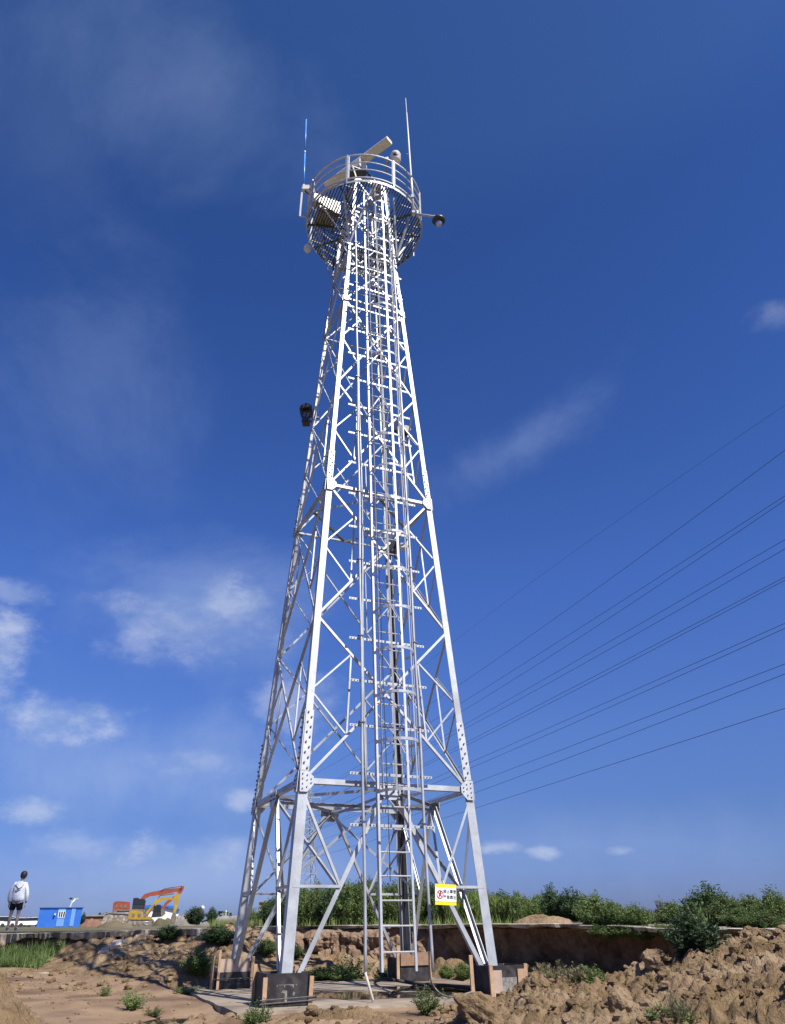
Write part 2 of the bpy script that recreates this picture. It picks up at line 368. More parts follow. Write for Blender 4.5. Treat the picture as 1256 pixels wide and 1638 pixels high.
me.polygons.add(len(fs)); me.polygons.foreach_set('loop_start', np.arange(0, fs.size, 4).astype(np.int32)); me.polygons.foreach_set('loop_total', np.full(len(fs), 4, np.int32))
me.update(calc_edges=True); me.validate()
cen = vs[fs].mean(1); sp_ = (np.abs(vs[fs][:, :, 2]-cen[:, None, 2]).max(1) > .012) | (cen[:, 2] > .12)
me.materials.append(MATS['soil_floor']); me.materials.append(MATS['soil'])
mi = np.where((cen[:, 0] > 0.6) & (cen[:, 2] > .05) & (cen[:, 1] < 13) | (cen[:, 1] > 17.5) & (cen[:, 2] > .2), 1, 0).astype(np.int32)
mi = np.ones(len(fs), np.int32)*0 + ((cen[:, 2] > .1) | (cen[:, 0] > 0.8)).astype(np.int32)
me.polygons.foreach_set('material_index', mi)
g = bpy.data.objects.new('ground', me); COL.objects.link(g); tag(g, kind='structure')

# bank face
ss = np.arange(seglen[1], seglen[-1]-8, .06); vv = np.linspace(0, 1, 26)
ex, ey, ez = edge_at(ss)
tx = np.gradient(ex); ty = np.gradient(ey); k = np.ones(25)/25
pad_ = lambda a: np.convolve(np.pad(a, 12, mode='edge'), k, 'valid')
tx = pad_(tx); ty = pad_(ty); L_ = np.hypot(tx, ty); nxp = ty/L_; nyp = -tx/L_      # towards the pit
SS, VV = np.meshgrid(ss, vv)
px_r = np.interp(ex, [-30, -9.5, -8.5, .3, 1.2, 20], [.25, .25, .1, .05, 1, 1])   # 1 = undercut
prof_cut = -.25-.55*np.clip(VV*1.3, 0, 1)**.6
prof_sl = .02+.30*VV**1.2
base = prof_sl*(1-px_r)[None]+prof_cut*px_r[None]
rg = (clod(SS*1.9+fbm(SS*2, VV*3, 3), VV*1.3+3)*.32+clod(SS*4.6, VV*3.6+9)*.16+(fbm(SS*4, VV*3.4, 5, .6)-.5)*.34)*np.interp(px_r, [0, 1], [1, .55])[None]*np.clip(VV*6, .15, 1)
off = base+rg-.12
Zb = (ez-.03)[None]-(VV*(ez+.35)[None])
off[0] = -1.5
Xb = ex[None]+nxp[None]*off; Yb = ey[None]+nyp[None]*off
b = MB(); ny_, nx_ = SS.shape
b.v = list(map(tuple, np.stack([Xb, Yb, Zb], -1).reshape(-1, 3))); ii = np.arange(nx_*ny_).reshape(ny_, nx_)
b.f = list(map(tuple, np.stack([ii[:-1, :-1], ii[1:, :-1], ii[1:, 1:], ii[:-1, 1:]], -1).reshape(-1, 4)))
tag(b.build('bank', 'bank_soil'), kind='structure')

# broken concrete road slab on the lip of the bank
b = MB(); jit = (fbm(ss*1.9, ss*0+2, 5, .65)-.5)*.55+(vn(ss*.45, ss*0+5)-.5)*.3-.06
thick = .02+np.interp(ex, [-12, -6, -2, 2, 8], [.13, .12, .05, .045, .05])*(1+1.6*(fbm(ss*2.5, ss*0+8, 4, .6)-.5))
ov = np.interp(ex, [-12, -1, .5, 2, 20], [.12, .05, .12, .22, .2])+jit
back = 1.6
for i in range(len(ss)):
    o = Vector((ex[i], ey[i], 0)); n_ = Vector((nxp[i], nyp[i], 0)); zt = ez[i]+.05*(float(fbm(np.array(ss[i]*1.1), np.array(3.), 4))-.5)
    b.v += [tuple(o+n_*ov[i]+Vector((0, 0, zt-.008))), tuple(o+n_*(ov[i]-.03)+Vector((0, 0, zt))), tuple(o-n_*back+Vector((0, 0, zt+.004))), tuple(o-n_*back+Vector((0, 0, zt-thick[i]))), tuple(o+n_*(ov[i]-.05)+Vector((0, 0, zt-thick[i])))]
for i in range(len(ss)-1):
    for k_ in range(5): b.f.append((i*5+k_, (i+1)*5+k_, (i+1)*5+(k_+1) % 5, i*5+(k_+1) % 5))
tag(b.build('pavement', 'ledge_concrete'), kind='structure')

# upper field to the horizon
s2 = np.r_[np.arange(seglen[1]-16, seglen[1], 1.0), np.arange(seglen[1], seglen[-1], .5)]; fx, fy, fz = edge_at(s2)
dist = [0, .8, 1.8, 3, 5, 8, 13, 22, 40, 80, 160, 400, 1200, 4000]
az0 = np.interp(np.linspace(0, 1, len(s2)), [0, .5, 1], [-1.5, -.1, 1.9])
b = MB()
for j, dd in enumerate(dist):
    for i in range(len(s2)):
        kx = math.sin(az0[i]); ky = math.cos(az0[i]); x_, y_ = fx[i]+kx*dd, fy[i]+ky*dd
        zz = fz[i]*(1-min(1, dd/30))+.90*min(1, dd/30)-.01+(vn(np.array(x_*.8+50), np.array(y_*.8))-.5)*.05*min(dd, 3)/3*(1 if dd < 60 else 0)
        b.v.append((x_, y_, float(zz)))
n = len(s2)
for j in range(len(dist)-1):
    for i in range(n-1): b.f.append((j*n+i, j*n+i+1, (j+1)*n+i+1, (j+1)*n+i))
tag(b.build('field', 'field_soil', smooth=True), kind='structure')
# outer ground behind the camera and to the sides, below the pit level
b = MB(); b.add([(-4000, -4000, -.4), (4000, -4000, -.4), (4000, 30, -.4), (-4000, 30, -.4)], [(0, 1, 2, 3)])
tag(b.build('terrain', 'soil_floor'), kind='structure')

# ------------------------------------------------------------------ tower geometry
CX, CY, TH, RA, RK = -0.7492, 15.13, -1.95465, 2.60888, 0.09235
def corner(i, z):
    h_ = RA-RK*z; a = TH+i*math.pi/2; return Vector((CX+h_*math.cos(a), CY+h_*math.sin(a), z))
def fnorm(i):
    a = TH+math.pi/4+i*math.pi/2; n_ = Vector((math.cos(a), math.sin(a), .0653)); return n_.normalized()
def fpt(i, t, z, out=0.0):   # point on face i between corner i and i+1
    return corner(i, z).lerp(corner(i+1, z), t)+fnorm(i)*out
CEN = Vector((CX, CY, 0))
EZX = [Vector((math.cos(TH+math.pi/4), math.sin(TH+math.pi/4), 0)), Vector((-math.sin(TH+math.pi/4), math.cos(TH+math.pi/4), 0))]  # face normal of front, tangent B->C
N0, T0 = EZX
AX0 = (T0, N0, Vector((0, 0, 1)))

# pad
b = MB(); hw = 2.62
for i in range(13):
    pass
q = []
for sx_, sy_ in ((-1, 1), (1, 1), (1, -1), (-1, -1)): q.append(CEN+T0*sx_*hw+N0*sy_*hw)
NP = 26
for lev, zz in ((0, 0.0), (1, -.14)):
    for e in range(4):
        for i in range(NP):
            p = q[e].lerp(q[(e+1) % 4], i/NP); p = p+(p-CEN).normalized()*((rnd.random()-.5)*.05); b.v.append((p.x, p.y, zz))
m_ = 4*NP; b.f = [tuple(range(m_))[::-1], tuple(range(m_, 2*m_))]+[(i, (i+1) % m_, m_+(i+1) % m_, m_+i) for i in range(m_)]
tag(b.build('concrete_pad', 'pad_concrete'), kind='structure')
# puddle on pad
def puddle(c, rx_, ry_, z, seed):
    r_ = random.Random(seed); b = MB(); n_ = 40; ph = [r_.random()*6 for _ in range(4)]
    for i in range(n_):
        a = i*2*math.pi/n_; k_ = 1+.22*math.sin(2*a+ph[0])+.15*math.sin(3*a+ph[1])+.08*math.sin(7*a+ph[2])
        b.v.append((c[0]+rx_*k_*math.cos(a), c[1]+ry_*k_*math.sin(a), z))
    b.f = [tuple(range(n_))]; return tag(b.build('water', 'water'), kind='structure')
puddle((-.15, 14.2), 1.35, .8, .004, 4); puddle((.9, 15.4), .9, .8, .004, 8); puddle((-3.0, 12.0), .55, .5, -.125, 5)

tower = thing('lattice_tower', 'tall tapering galvanised steel lattice tower standing on four boxed footings on a concrete pad', 'tower', CEN)
TI = Vector((CX, CY, 0))
def tb(mb, name, mname='galvanised', parent=None, smooth=False):
    o = mb.build(name, mname, None, smooth); o.parent = parent or tower
    o.location = -TI if parent is None else (0, 0, 0); return o
Z0, ZH, L1, P1, L2, P2, L3, ZP, ZT = .36, 1.536, 3.133, 6.20, 9.294, 12.30, 15.30, 19.15, 20.75
def legw(z): return .165 if z < L1 else .128 if z < L2 else .10 if z < L3 else .085
def bolt(mb, p, n_, r=.016, h=.022):
    p = Vector(p); n_ = Vector(n_).normalized(); x = n_.orthogonal().normalized(); y = n_.cross(x)
    ring = [p+x*r*math.cos(a)+y*r*math.sin(a) for a in [k_*math.pi/3 for k_ in range(6)]]
    mb.add(ring+[v+n_*h for v in ring], [(6, 7, 8, 9, 10, 11)]+[(k_, (k_+1) % 6, (k_+1) % 6+6, k_+6) for k_ in range(6)])
# legs
for i in range(4):
    b = MB().use('galvanised')
    for za, zb in ((Z0, L1), (L1, L2), (L2, L3), (L3, ZT)):
        w = legw(za+.01); t = .012
        vs = []
        for z_ in (za, zb):
            o = corner(i, z_); u1 = (corner(i+1, z_)-o).normalized(); u2 = (corner(i-1, z_)-o).normalized()
            sc = 0 if za == Z0 else .0
            vs += [o, o+u1*w, o+u1*w+u2*t, o+u1*t+u2*t, o+u2*w+u1*t, o+u2*w]
        fs = [(k_, (k_+1) % 6, (k_+1) % 6+6, k_+6) for k_ in range(6)]+[(0, 5, 4, 3), (0, 3, 2, 1), (6, 9, 10, 11), (6, 7, 8, 9)]
        b.add(vs, fs)
    leg = tb(b, 'leg')
    # splice plates with bolt rows above each level
    for zl, ln in ((L1, 1.05), (L2, .75), (L3, .6)):
        b = MB().use('galvanised_light')
        for dr in (1, -1):
            fi = i if dr == 1 else (i-1) % 4; n_ = fnorm(fi)
            o0 = corner(i, zl+.16); o1 = corner(i, zl+.16+ln); u = (corner(i+dr, zl)-corner(i, zl)).normalized(); w = legw(zl-.1)
            b.use('galvanised_light'); b.bar(o0+u*(w*.47)+n_*.007, o1+u*(w*.47)+n_*.007, w*.86, .012, n_)
            b.use('bolt_steel')
            nb = int(ln/.085)
            for k_ in range(nb):
                p = o0.lerp(o1, (k_+.5)/nb)+u*w*(.3 if k_ % 2 else .68)+n_*.013
                bolt(b, p, n_, .017, .03 if fi != 0 else .02)
        s_ = tb(b, 'splice_plate', parent=leg)
# gusset plates
for lv, s_ in ((L1, 1.0), (L2, .85), (L3, .6)):
    for fi in range(4):
        n_ = fnorm(fi)
        for ci, dr in ((fi, 1), (fi+1, -1)):
            b = MB().use('galvanised_light'); o = corner(ci, lv); u = (corner(ci+dr, lv)-o).normalized(); v_ = n_.cross(u); v_ = v_ if v_.z > 0 else -v_
            pts = [(0, .15), (.13, .15), (.24, .06), (.24, -.07), (.13, -.19), (0, -.19)]
            pp = [o+u*(a*s_+.001)+v_*(c*s_)+n_*.021 for a, c in pts]
            b.prism(pp, (0, 0, 0), n_*.012)
            b.use('bolt_steel')
            for a, c in ((.045, .1), (.045, .02), (.045, -.06), (.045, -.14), (.125, .08), (.125, 0), (.12, -.11), (.195, .02), (.195, -.045)):
                bolt(b, o+u*a*s_+v_*c*s_+n_*.033, n_, .012, .014)
            tb(b, 'gusset_plate')
# ring beams
for lv, w in ((L1, .088), (L2, .064), (L3, .048), (17.25, .042), (ZP-.06, .055)):
    for fi in range(4):
        b = MB(); b.angle(fpt(fi, .03, lv, -.003), fpt(fi, .97, lv, -.003), fnorm(fi), w, .008, -1); tb(b, 'horizontal_beam')
        if lv in (L1, L2):
            b = MB(); b.angle(fpt(fi, .5, lv-.03, -.09), fpt((fi+1) % 4, .5, lv-.03, -.09), Vector((0, 0, 1)), .05, .006); tb(b, 'plan_beam')
for ci in (0, 1):   # cross beams through the middle at the first ring
    b = MB(); b.angle(fpt(ci, .5, L1-.115, -.1), fpt(ci+2, .5, L1-.115, -.1), Vector((0, 0, 1)), .05, .006); tb(b, 'plan_beam')
# X panels
nred = 0
def dia(name, p, q_, fi, w, off, side=1, mname='galvanised'):
    b = MB(); n_ = fnorm(fi); b.angle(p+n_*off, q_+n_*off, n_, w, .007, side); return tb(b, name, mname)
for (za, zb, w) in ((L1, P1, .046), (P1, L2, .043), (L2, P2, .039), (P2, L3, .036)):
    for fi in range(4):
        a0, a1, b0, b1 = fpt(fi, .02, za), fpt(fi, .98, za), fpt(fi, .02, zb), fpt(fi, .98, zb)
        dia('diagonal_brace', a0, b1, fi, w, -.004, 1); dia('diagonal_brace', a1, b0, fi, w, -.016, -1)
        wl = (a1-a0).length; wu = (b1-b0).length; zc = za+(zb-za)*wl/(wl+wu)
        c0 = fpt(fi, .5, zc)
        for sgn, A, B in ((0.02, a0, b0), (.98, a1, b1)):
            m1 = A.lerp(c0, .5); m2 = B.lerp(c0, .5); lm = fpt(fi, sgn, (m1.z+m2.z)/2+.0)
            dia('redundant_brace', lm, m1, fi, .030, -.024, 1); dia('redundant_brace', lm, m2, fi, .030, -.024, -1)
            if za < L2+1: dia('vertical_strut', m1, m2, fi, .032, -.03)
        # short plan struts between faces at panel middle
    b = MB()
for fi in range(4):   # upper part, simple crosses through the platform
    for za, zb in ((L3, 17.25), (17.25, ZP-.06), (ZP, ZT-.05)):
        dia('diagonal_brace', fpt(fi, .04, za), fpt(fi, .96, zb), fi, .036, -.004, 1); dia('diagonal_brace', fpt(fi, .96, za), fpt(fi, .04, zb), fi, .036, -.014, -1)
    b = MB(); b.angle(fpt(fi, .02, ZT-.04), fpt(fi, .98, ZT-.04), fnorm(fi), .06); tb(b, 'horizontal_beam')
# base panels
for fi in range(4):
    M_ = fpt(fi, .5, L1-.05); nd = {}
    for ci, tt, sd_ in ((fi, .075, 1), (fi+1, .925, -1)):
        ft = fpt(fi, tt, Z0)
        mm = fpt(fi, .5-.02*sd_, L1-.05)
        dia('main_brace', mm, ft, fi, .072, -.012-.006*(sd_ > 0), sd_)
        k_ = (mm.z-ZH)/(mm.z-ft.z); node = mm.lerp(ft, k_); nd[sd_] = node
        dia('knee_brace', corner(ci, ZH)+(node-corner(ci, ZH)).normalized()*.05, node, fi, .042, .004, sd_)
        dia('knee_brace', fpt(fi, .02 if sd_ > 0 else .98, L1-.15), node, fi, .042, .002, -sd_)
        # hip brace to the middle of the neighbouring face
        of = (fi-1) % 4 if sd_ > 0 else (fi+1) % 4
        b = MB(); b.angle(node-fnorm(fi)*.05, fpt(of, .5, L1-.1, -.08), Vector((0, 0, 1)), .044, .006); tb(b, 'hip_brace')
    # centre gusset
    b = MB().use('galvanised_light'); n_ = fnorm(fi); c = fpt(fi, .5, L1-.08, .012)
    u = (corner(fi+1, L1)-corner(fi, L1)).normalized(); v_ = n_.cross(u); v_ = v_ if v_.z > 0 else -v_
    b.prism([c+u*a+v_*d_ for a, d_ in ((-.2, .11), (.2, .11), (.2, -.06), (.1, -.17), (-.1, -.17), (-.2, -.06))], (0, 0, 0), n_*.01)
    b.use('bolt_steel')
    for a in (-.15, -.07, .07, .15):
        for d_ in (.05, -.03): bolt(b, c+u*a+v_*d_+n_*.01, n_, .015, .016)
    tb(b, 'gusset_plate')

# ladder with cage on the front face
LO = .16
def lp(x, z, out=0.0):      # point of the ladder plane
    c = fpt(0, .5, z); return c+T0*x+N0*(LO+out)
lad = bpy.data.objects.new('caged_ladder', None); COL.objects.link(lad); lad.parent = tower; lad.location = -TI
ZL0, ZL1 = .36, 20.0
for s_ in (-1, 1):
    b = MB(); b.bar(lp(s_*.285, ZL0), lp(s_*.285, ZL1), .038, .03, N0); b.bar(lp(s_*.285+s_*.018, ZL0, -.03), lp(s_*.285+s_*.018, ZL1, -.03), .012, .05, N0)
    tb(b, 'ladder_rail', 'galvanised_light', lad)
k_ = 0; z_ = .62
while z_ < 19.9:
    b = MB(); b.tube([lp(-.27, z_), lp(.27, z_)], .013, 6); tb(b, 'rung', 'galvanised_light', lad); z_ += .355
hz = 2.95
while hz < 19.6:
    pts = [lp(-.30, hz), lp(-.36, hz, .14)]+[lp(-.36*math.cos(a), hz, .26+.42*math.sin(a)) for a in [k_*math.pi/10 for k_ in range(11)]]+[lp(.36, hz, .14), lp(.30, hz)]
    b = MB()
    for p, q_ in zip(pts[:-1], pts[1:]):
        c = (p+q_)/2-lp(0, hz, .2); b.bar(p, q_+(q_-p)*.05, .045, .006, c) if False else b.bar(p, q_+(q_-p)*.04, .048, .007, Vector((c.x, c.y, 0)))
    tb(b, 'cage_hoop', 'galvanised_light', lad); hz += .83
for a in (0.25, 1.0, math.pi/2, 2.14, 2.89):
    b = MB(); x_ = -.352*math.cos(a); o_ = .26+.41*math.sin(a)
    b.bar(lp(x_, 2.93, o_), lp(x_, 19.45, o_), .035, .006, N0*math.sin(a)+T0*-math.cos(a)); tb(b, 'cage_strip', 'galvanised_light', lad)
z_ = 2.45; zs_br = []
while z_ < 18.9:
    zs_br.append(z_); z_ += .83
for z_ in zs_br:
    b = MB().use('galvanised_light'); b.bar(lp(-.78, z_, -.05), lp(.78, z_, -.05), .045, .012, N0)
    b.bar(lp(-.3, z_, -.05), fpt(0, .5, z_)+T0*-.3, .03, .03, Vector((0, 0, 1))); b.bar(lp(.3, z_, -.05), fpt(0, .5, z_)+T0*.3, .03, .03, Vector((0, 0, 1)))
    b.use('bolt_steel')
    for x_ in (-.74, -.68, -.62, -.42, -.36, .40, .62, .68, .74): bolt(b, lp(x_, z_, -.043), N0, .012, .006)
    tb(b, 'ladder_bracket', 'galvanised_light', lad)
# conduits clipped to the brackets
for s_, nm, zb in ((-1, 'grey conduit pipe left of the caged ladder with a white elbow at its foot', .38), (1, 'grey steel conduit pipe climbing the tower right of the caged ladder', .34)):
    t = thing('conduit_pipe', nm, 'pipe', (0, 0, 0), 'conduits beside the ladder')
    b = MB()
    pts = [lp(s_*.56+.008*math.sin(z_*1.7+s_), z_, .0) for z_ in np.linspace(zb, 18.8, 60)]
    b.tube(pts, .026, 8); b.build('pipe', 'galvanised', t, True)
    for z_ in zs_br[::2]: MB().bar(lp(s_*.56-.05, z_+.05, .0), lp(s_*.56+.05, z_+.05, 0), .02, .075, N0).build('clamp', 'bolt_steel', t)
    if s_ < 0:
        b = MB(); p0 = lp(-.56, .40); g_ = at_z(597, 1601, .02); b.tube([p0, p0+Vector((0, 0, -.05)), g_], .021, 8); b.build('elbow', 'pipe_pvc', t, True)
    t2 = [c for c in t.children if c.name.startswith('pipe')]
b = MB(); b.tube([lp(-.50+.02*math.sin(z_*.9), z_, -.03) for z_ in np.linspace(3, 13.2, 40)], .022, 8)
tag(b.build('conduit_pipe', 'galvanised', smooth=True), 'second thinner grey pipe clipped beside the left conduit half way up the tower', 'pipe')
b = MB(); b.tube([lp(-.16+.03*math.sin(z_*.5), z_, .05+.02*math.sin(z_*1.1)) for z_ in np.linspace(1.6, 19, 50)], .007, 5)
tag(b.build('safety_rope', 'dark_rubber', smooth=True), 'thin dark rope hanging down inside the ladder cage', 'rope')
b = MB(); b.tube([lp(.52+.05*math.sin(z_*.8)+.02*math.sin(z_*2.1), z_, .04) for z_ in np.linspace(6.3, 13, 50)], .005, 5)
tag(b.build('loose_cable', 'pipe_pvc', smooth=True), 'thin pale loose cable wandering beside the right conduit above mid height', 'cable')
b = MB()
for o_ in (-.02, .02, .055):
    b.tube([corner(2, z_)+(CEN-corner(2, z_)).normalized()*(.13+abs(o_))+Vector((o_+.012*math.sin(z_*1.3+o_*60), 0, 0)) + Vector((0, 0, 0)) for z_ in np.linspace(.4, 19, 60)], .013, 6)
for i_ in range(len(b.v)): b.v[i_] = (b.v[i_][0], b.v[i_][1], b.v[i_][2])
b2 = b
tag(b.build('cable_bundle', 'dark_rubber', smooth=True), 'bundle of black cables running up the inside of the rear leg', 'cable')

# ------------------------------------------------------------------ platform
plat = bpy.data.objects.new('platform', None); COL.objects.link(plat); plat.parent = tower; plat.location = -TI
PR = 1.70; PC = Vector((CX, CY, ZP))
hs_ = (corner(0, ZP)-corner(1, ZP)).length/2
def ppt(u, v_, z=0): return PC+T0*u+N0*v_+Vector((0, 0, z))
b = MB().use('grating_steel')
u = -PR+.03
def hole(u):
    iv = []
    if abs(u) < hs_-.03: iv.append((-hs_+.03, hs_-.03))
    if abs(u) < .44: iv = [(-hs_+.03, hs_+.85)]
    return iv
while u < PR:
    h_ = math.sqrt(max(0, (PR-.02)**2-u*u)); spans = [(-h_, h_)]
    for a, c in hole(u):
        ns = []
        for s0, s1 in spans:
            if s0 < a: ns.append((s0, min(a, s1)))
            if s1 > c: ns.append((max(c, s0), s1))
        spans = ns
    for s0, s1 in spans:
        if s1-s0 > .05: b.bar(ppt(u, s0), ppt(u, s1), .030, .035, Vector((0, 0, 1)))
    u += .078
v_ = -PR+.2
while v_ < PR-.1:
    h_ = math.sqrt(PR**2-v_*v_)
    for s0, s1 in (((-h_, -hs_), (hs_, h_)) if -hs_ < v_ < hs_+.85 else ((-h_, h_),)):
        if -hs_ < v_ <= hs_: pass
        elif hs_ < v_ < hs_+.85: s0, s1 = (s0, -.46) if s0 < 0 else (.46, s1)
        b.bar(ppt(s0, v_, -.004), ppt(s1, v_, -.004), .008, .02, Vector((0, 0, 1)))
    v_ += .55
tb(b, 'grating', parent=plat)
b = MB(); n_ = 48
circ = [(PR*math.sin(2*math.pi*k_/n_), PR*math.cos(2*math.pi*k_/n_)) for k_ in range(n_)]
for k_ in range(n_):
    a, c = circ[k_], circ[(k_+1) % n_]; b.bar(ppt(*a, -.01), ppt(*c, -.01), .09, .012, T0*a[0]+N0*a[1])
tb(b, 'rim', 'galvanised', plat)
for k_ in range(12):
    a = math.pi/12+k_*math.pi/6; d_ = T0*math.sin(a)+N0*math.cos(a)
    if abs(math.sin(a)) < .35 and math.cos(a) > 0: continue
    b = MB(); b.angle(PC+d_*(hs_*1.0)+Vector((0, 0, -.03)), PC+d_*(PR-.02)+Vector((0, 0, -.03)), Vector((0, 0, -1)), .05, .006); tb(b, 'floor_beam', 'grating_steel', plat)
for i in range(4):
    o = corner(i, 17.55)
    for da in (-.55, 0, .55):
        a_ = TH+i*math.pi/2+da; d_ = Vector((math.cos(a_), math.sin(a_), 0))
        b = MB(); b.angle(o+d_*.03, PC+d_*(PR-.25)+Vector((0, 0, -.06)), d_.cross(Vector((0, 0, 1))), .045, .006); tb(b, 'support_strut', 'galvanised', plat)
# railing
def circ_pts(r, z, a0, a1, n_): return [PC+(T0*math.sin(a0+(a1-a0)*k_/n_)+N0*math.cos(a0+(a1-a0)*k_/n_))*r+Vector((0, 0, z)) for k_ in range(n_+1)]
NPAN = 8
for k_ in range(NPAN):
    a0 = .14+k_*2*math.pi/NPAN+.02; a1 = a0+2*math.pi/NPAN-.04
    b = MB()
    for z_, r_ in ((1.10, .028), (.77, .018), (.45, .018), (.10, .028)):
        b.tube(circ_pts(PR+.02, z_, a0, a1, 8), r_, 6)
    for a_ in (a0, a1):
        p = circ_pts(PR+.02, 0, a_, a_, 1)[0]; b.tube([p+Vector((0, 0, .09)), p+Vector((0, 0, 1.11))], .026, 6)
    am = (a1+.02)
    p = circ_pts(PR+.045, 0, am, am, 1)[0]; b.bar(p+Vector((0, 0, -.12)), p+Vector((0, 0, 1.13)), .035, .02, p-PC)
    tb(b, 'railing_panel', 'galvanised_light', plat)

# ------------------------------------------------------------------ equipment
def proj_pt(px, py, Y): return at_y(px, py, Y)
# radar
A_, B_ = at_z(523, 298, 21.88), at_z(623, 224, 21.88)
rc = (A_+B_)/2
rad = thing('radar_scanner', 'cream open array marine radar with long slim rotating bar on top of the tower', 'radar', (rc.x, rc.y, 20.8))
o = Vector((rc.x, rc.y, 20.8))
d_ = (B_-A_).normalized(); s_ = d_.cross(Vector((0, 0, 1))).normalized()
b = MB(); w2, h2 = .13, .07
prof = [(-w2, -h2), (w2, -h2), (w2*1.1, -.01), (w2*.85, h2), (-w2*.6, h2), (-w2, h2*.6)]
hl = (B_-A_).length/2
vs = []
for t_ in (-hl, hl): vs += [Vector((0, 0, 1.08))+d_*t_+s_*a+Vector((0, 0, c)) for a, c in prof]
b.add(vs, [tuple(range(6)), tuple(range(11, 5, -1))]+[(k_, k_+6, (k_+1) % 6+6, (k_+1) % 6) for k_ in range(6)])
b.build('antenna_bar', 'cream_paint', rad)
b = MB(); b.box((0, 0, .80), (.36, .50, .34), (s_, d_, Vector((0, 0, 1)))); b.box((.0, 0, .60), (.30, .42, .08), (s_, d_, Vector((0, 0, 1)))); b.build('gearbox', 'white_paint', rad)
b = MB(); b.lathe((0, 0, .96), [(.11, 0), (.10, .05), (.06, .07)], 16); b.build('turning_neck', 'white_paint', rad, True)
b = MB(); b.box((0, 0, .535), (.5, .5, .035), AX0)
for a, c in ((-1, -1), (1, -1), (1, 1), (-1, 1)):
    e = T0*a*.22+N0*c*.22; tt = corner(0, ZT); b.bar(e+Vector((0, 0, .52)), Vector((CX, CY, ZT))-o+T0*a*.42+N0*c*.42, .045, .045, T0)
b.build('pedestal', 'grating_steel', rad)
# satellite style dome beside radar
dp = at_y(603, 300, 14.25)
t = thing('radome', 'small white rounded dome standing under the radar inside the railing', 'dome', dp-Vector((0, 0, .28)))
MB().lathe((0, 0, 0), [(.16, 0), (.19, .03), (.20, .24), (.18, .36), (.12, .45), (.05, .49), (.005, .50)], 20).build('dome', 'white_paint', t, True)
MB().lathe((0, 0, -.2), [(.10, 0), (.10, .2)], 12).bar((0, 0, -.18), (-.45, .25, -.45), .05, .05).build('mount', 'galvanised', t)
# PTZ on the top rail
pp = at_y(633, 252, 13.75)
t = thing('ptz_camera', 'white turret camera on a short arm above the top rail', 'camera', pp); t.scale = (1.3, 1.3, 1.3)
MB().lathe((0, 0, -.12), [(.05, -.05), (.09, -.03), (.115, .0), (.115, .16), (.12, .17), (.12, .20), (.09, .26), (.03, .285)], 20).build('housing', 'white_paint', t, True)
fr = -Vector((pp.x, pp.y, 0)).normalized()
MB().lathe(fr*.085+Vector((0, 0, -.04)), [(.055, 0), (.05, .04), (.02, .045)], 14, fr).build('lens', 'black_plastic', t, True)
MB().tube([(-.12, 0, -.05), (-.2, .05, -.08), (-.22, .08, -.40)], .025, 8).box((-.2, .05, -.03), (.07, .07, .16)).build('arm', 'galvanised', t, True)
# dome camera, right
ap = at_y(674, 343, 14.0); bp_ = at_y(700, 346, 13.9)
t = thing('dome_camera', 'black dome camera with silver ball hanging from a horizontal arm right of the platform', 'camera', bp_)
_dc = t
MB().tube([ap-bp_-Vector((.12, 0, -.02)), (-.12, 0, .0), (-.02, 0, .0), (.02, 0, -.04)], .026, 8).box(ap-bp_+Vector((.0, 0, 0)), (.05, .08, .16)).build('arm', 'galvanised', t, True)
MB().lathe((.02, 0, -.18), [(.085, -.02), (.13, 0), (.15, .03), (.13, .09), (.06, .15), (.03, .17)], 20).build('hood', 'black_plastic', t, True)
MB().lathe((.02, 0, -.19), [(.015, -.14), (.055, -.11), (.078, -.05), (.075, .0)], 16).build('ball', 'silver_ball', t, True)
_dc.scale = (1.25, 1.25, 1.25)
# left lower dome camera
pp = at_y(492, 399, 16.4)
t = thing('dome_camera', 'white dome camera hanging under the left rear edge of the platform', 'camera', pp)
MB().lathe((0, 0, 0), [(.10, -.02), (.12, 0), (.12, .10), (.09, .16), (.03, .18)], 18).build('housing', 'white_paint', t, True)
MB().lathe((0, 0, -.02), [(.02, -.11), (.07, -.08), (.09, -.02), (.09, 0)], 16).build('ball', 'cream_paint', t, True)
MB().tube([(0, 0, .16), (.02, 0, .3), (.32, -.12, .34)], .022, 8).build('arm', 'galvanised', t, True)
# antennas
p0 = at_y(662, 345, 13.85); p1 = at_y(649, 157, 13.85)
t = thing('whip_antenna', 'tall thin white whip antenna strapped outside the right of the railing', 'antenna', p0)
v = p1-p0; MB().tube([(0, 0, 0), v*.30, v*.305, v*.62, v*.625, v*.86, v*.865, v], [.036, .034, .028, .026, .026, .02, .012, .008], 8).build('whip', 'white_paint', t, True)
MB().box(v*.14, (.09, .12, .10)).box(v*.02, (.09, .12, .08)).box(v*.30, (.05, .16, .05)).tube([v*.5, v*.5+Vector((-.09, 0, -.03))], .01, 6).build('bracket', 'galvanised', t)
p0 = at_y(486, 297, 14.5); p1 = at_y(490, 191, 14.5)
t = thing('whip_antenna', 'blue fibreglass whip antenna standing on a bracket left of the platform', 'antenna', p0)
v = p1-p0; MB().tube([(0, 0, 0), v*.48], .022, 8).tube([v*.5, v], .02, 8).build('whip', 'antenna_blue', t, True)
MB().tube([v*.475, v*.505], .026, 8).lathe((0, 0, -.1), [(.035, 0), (.03, .12), (.02, .16)], 10).build('ferrule', 'white_paint', t, True)
e0 = at_y(484, 300, 14.5)-p0; e1 = at_y(480, 346, 14.5)-p0; e2 = at_y(491, 347, 14.7)-p0
MB().bar(e0, e1, .05, .03, (0, 1, 0)).bar(e1, e2, .03, .03).box((.08, 0, -.14), (.2, .14, .17)).build('bracket', 'white_paint', t)
cb = MB()
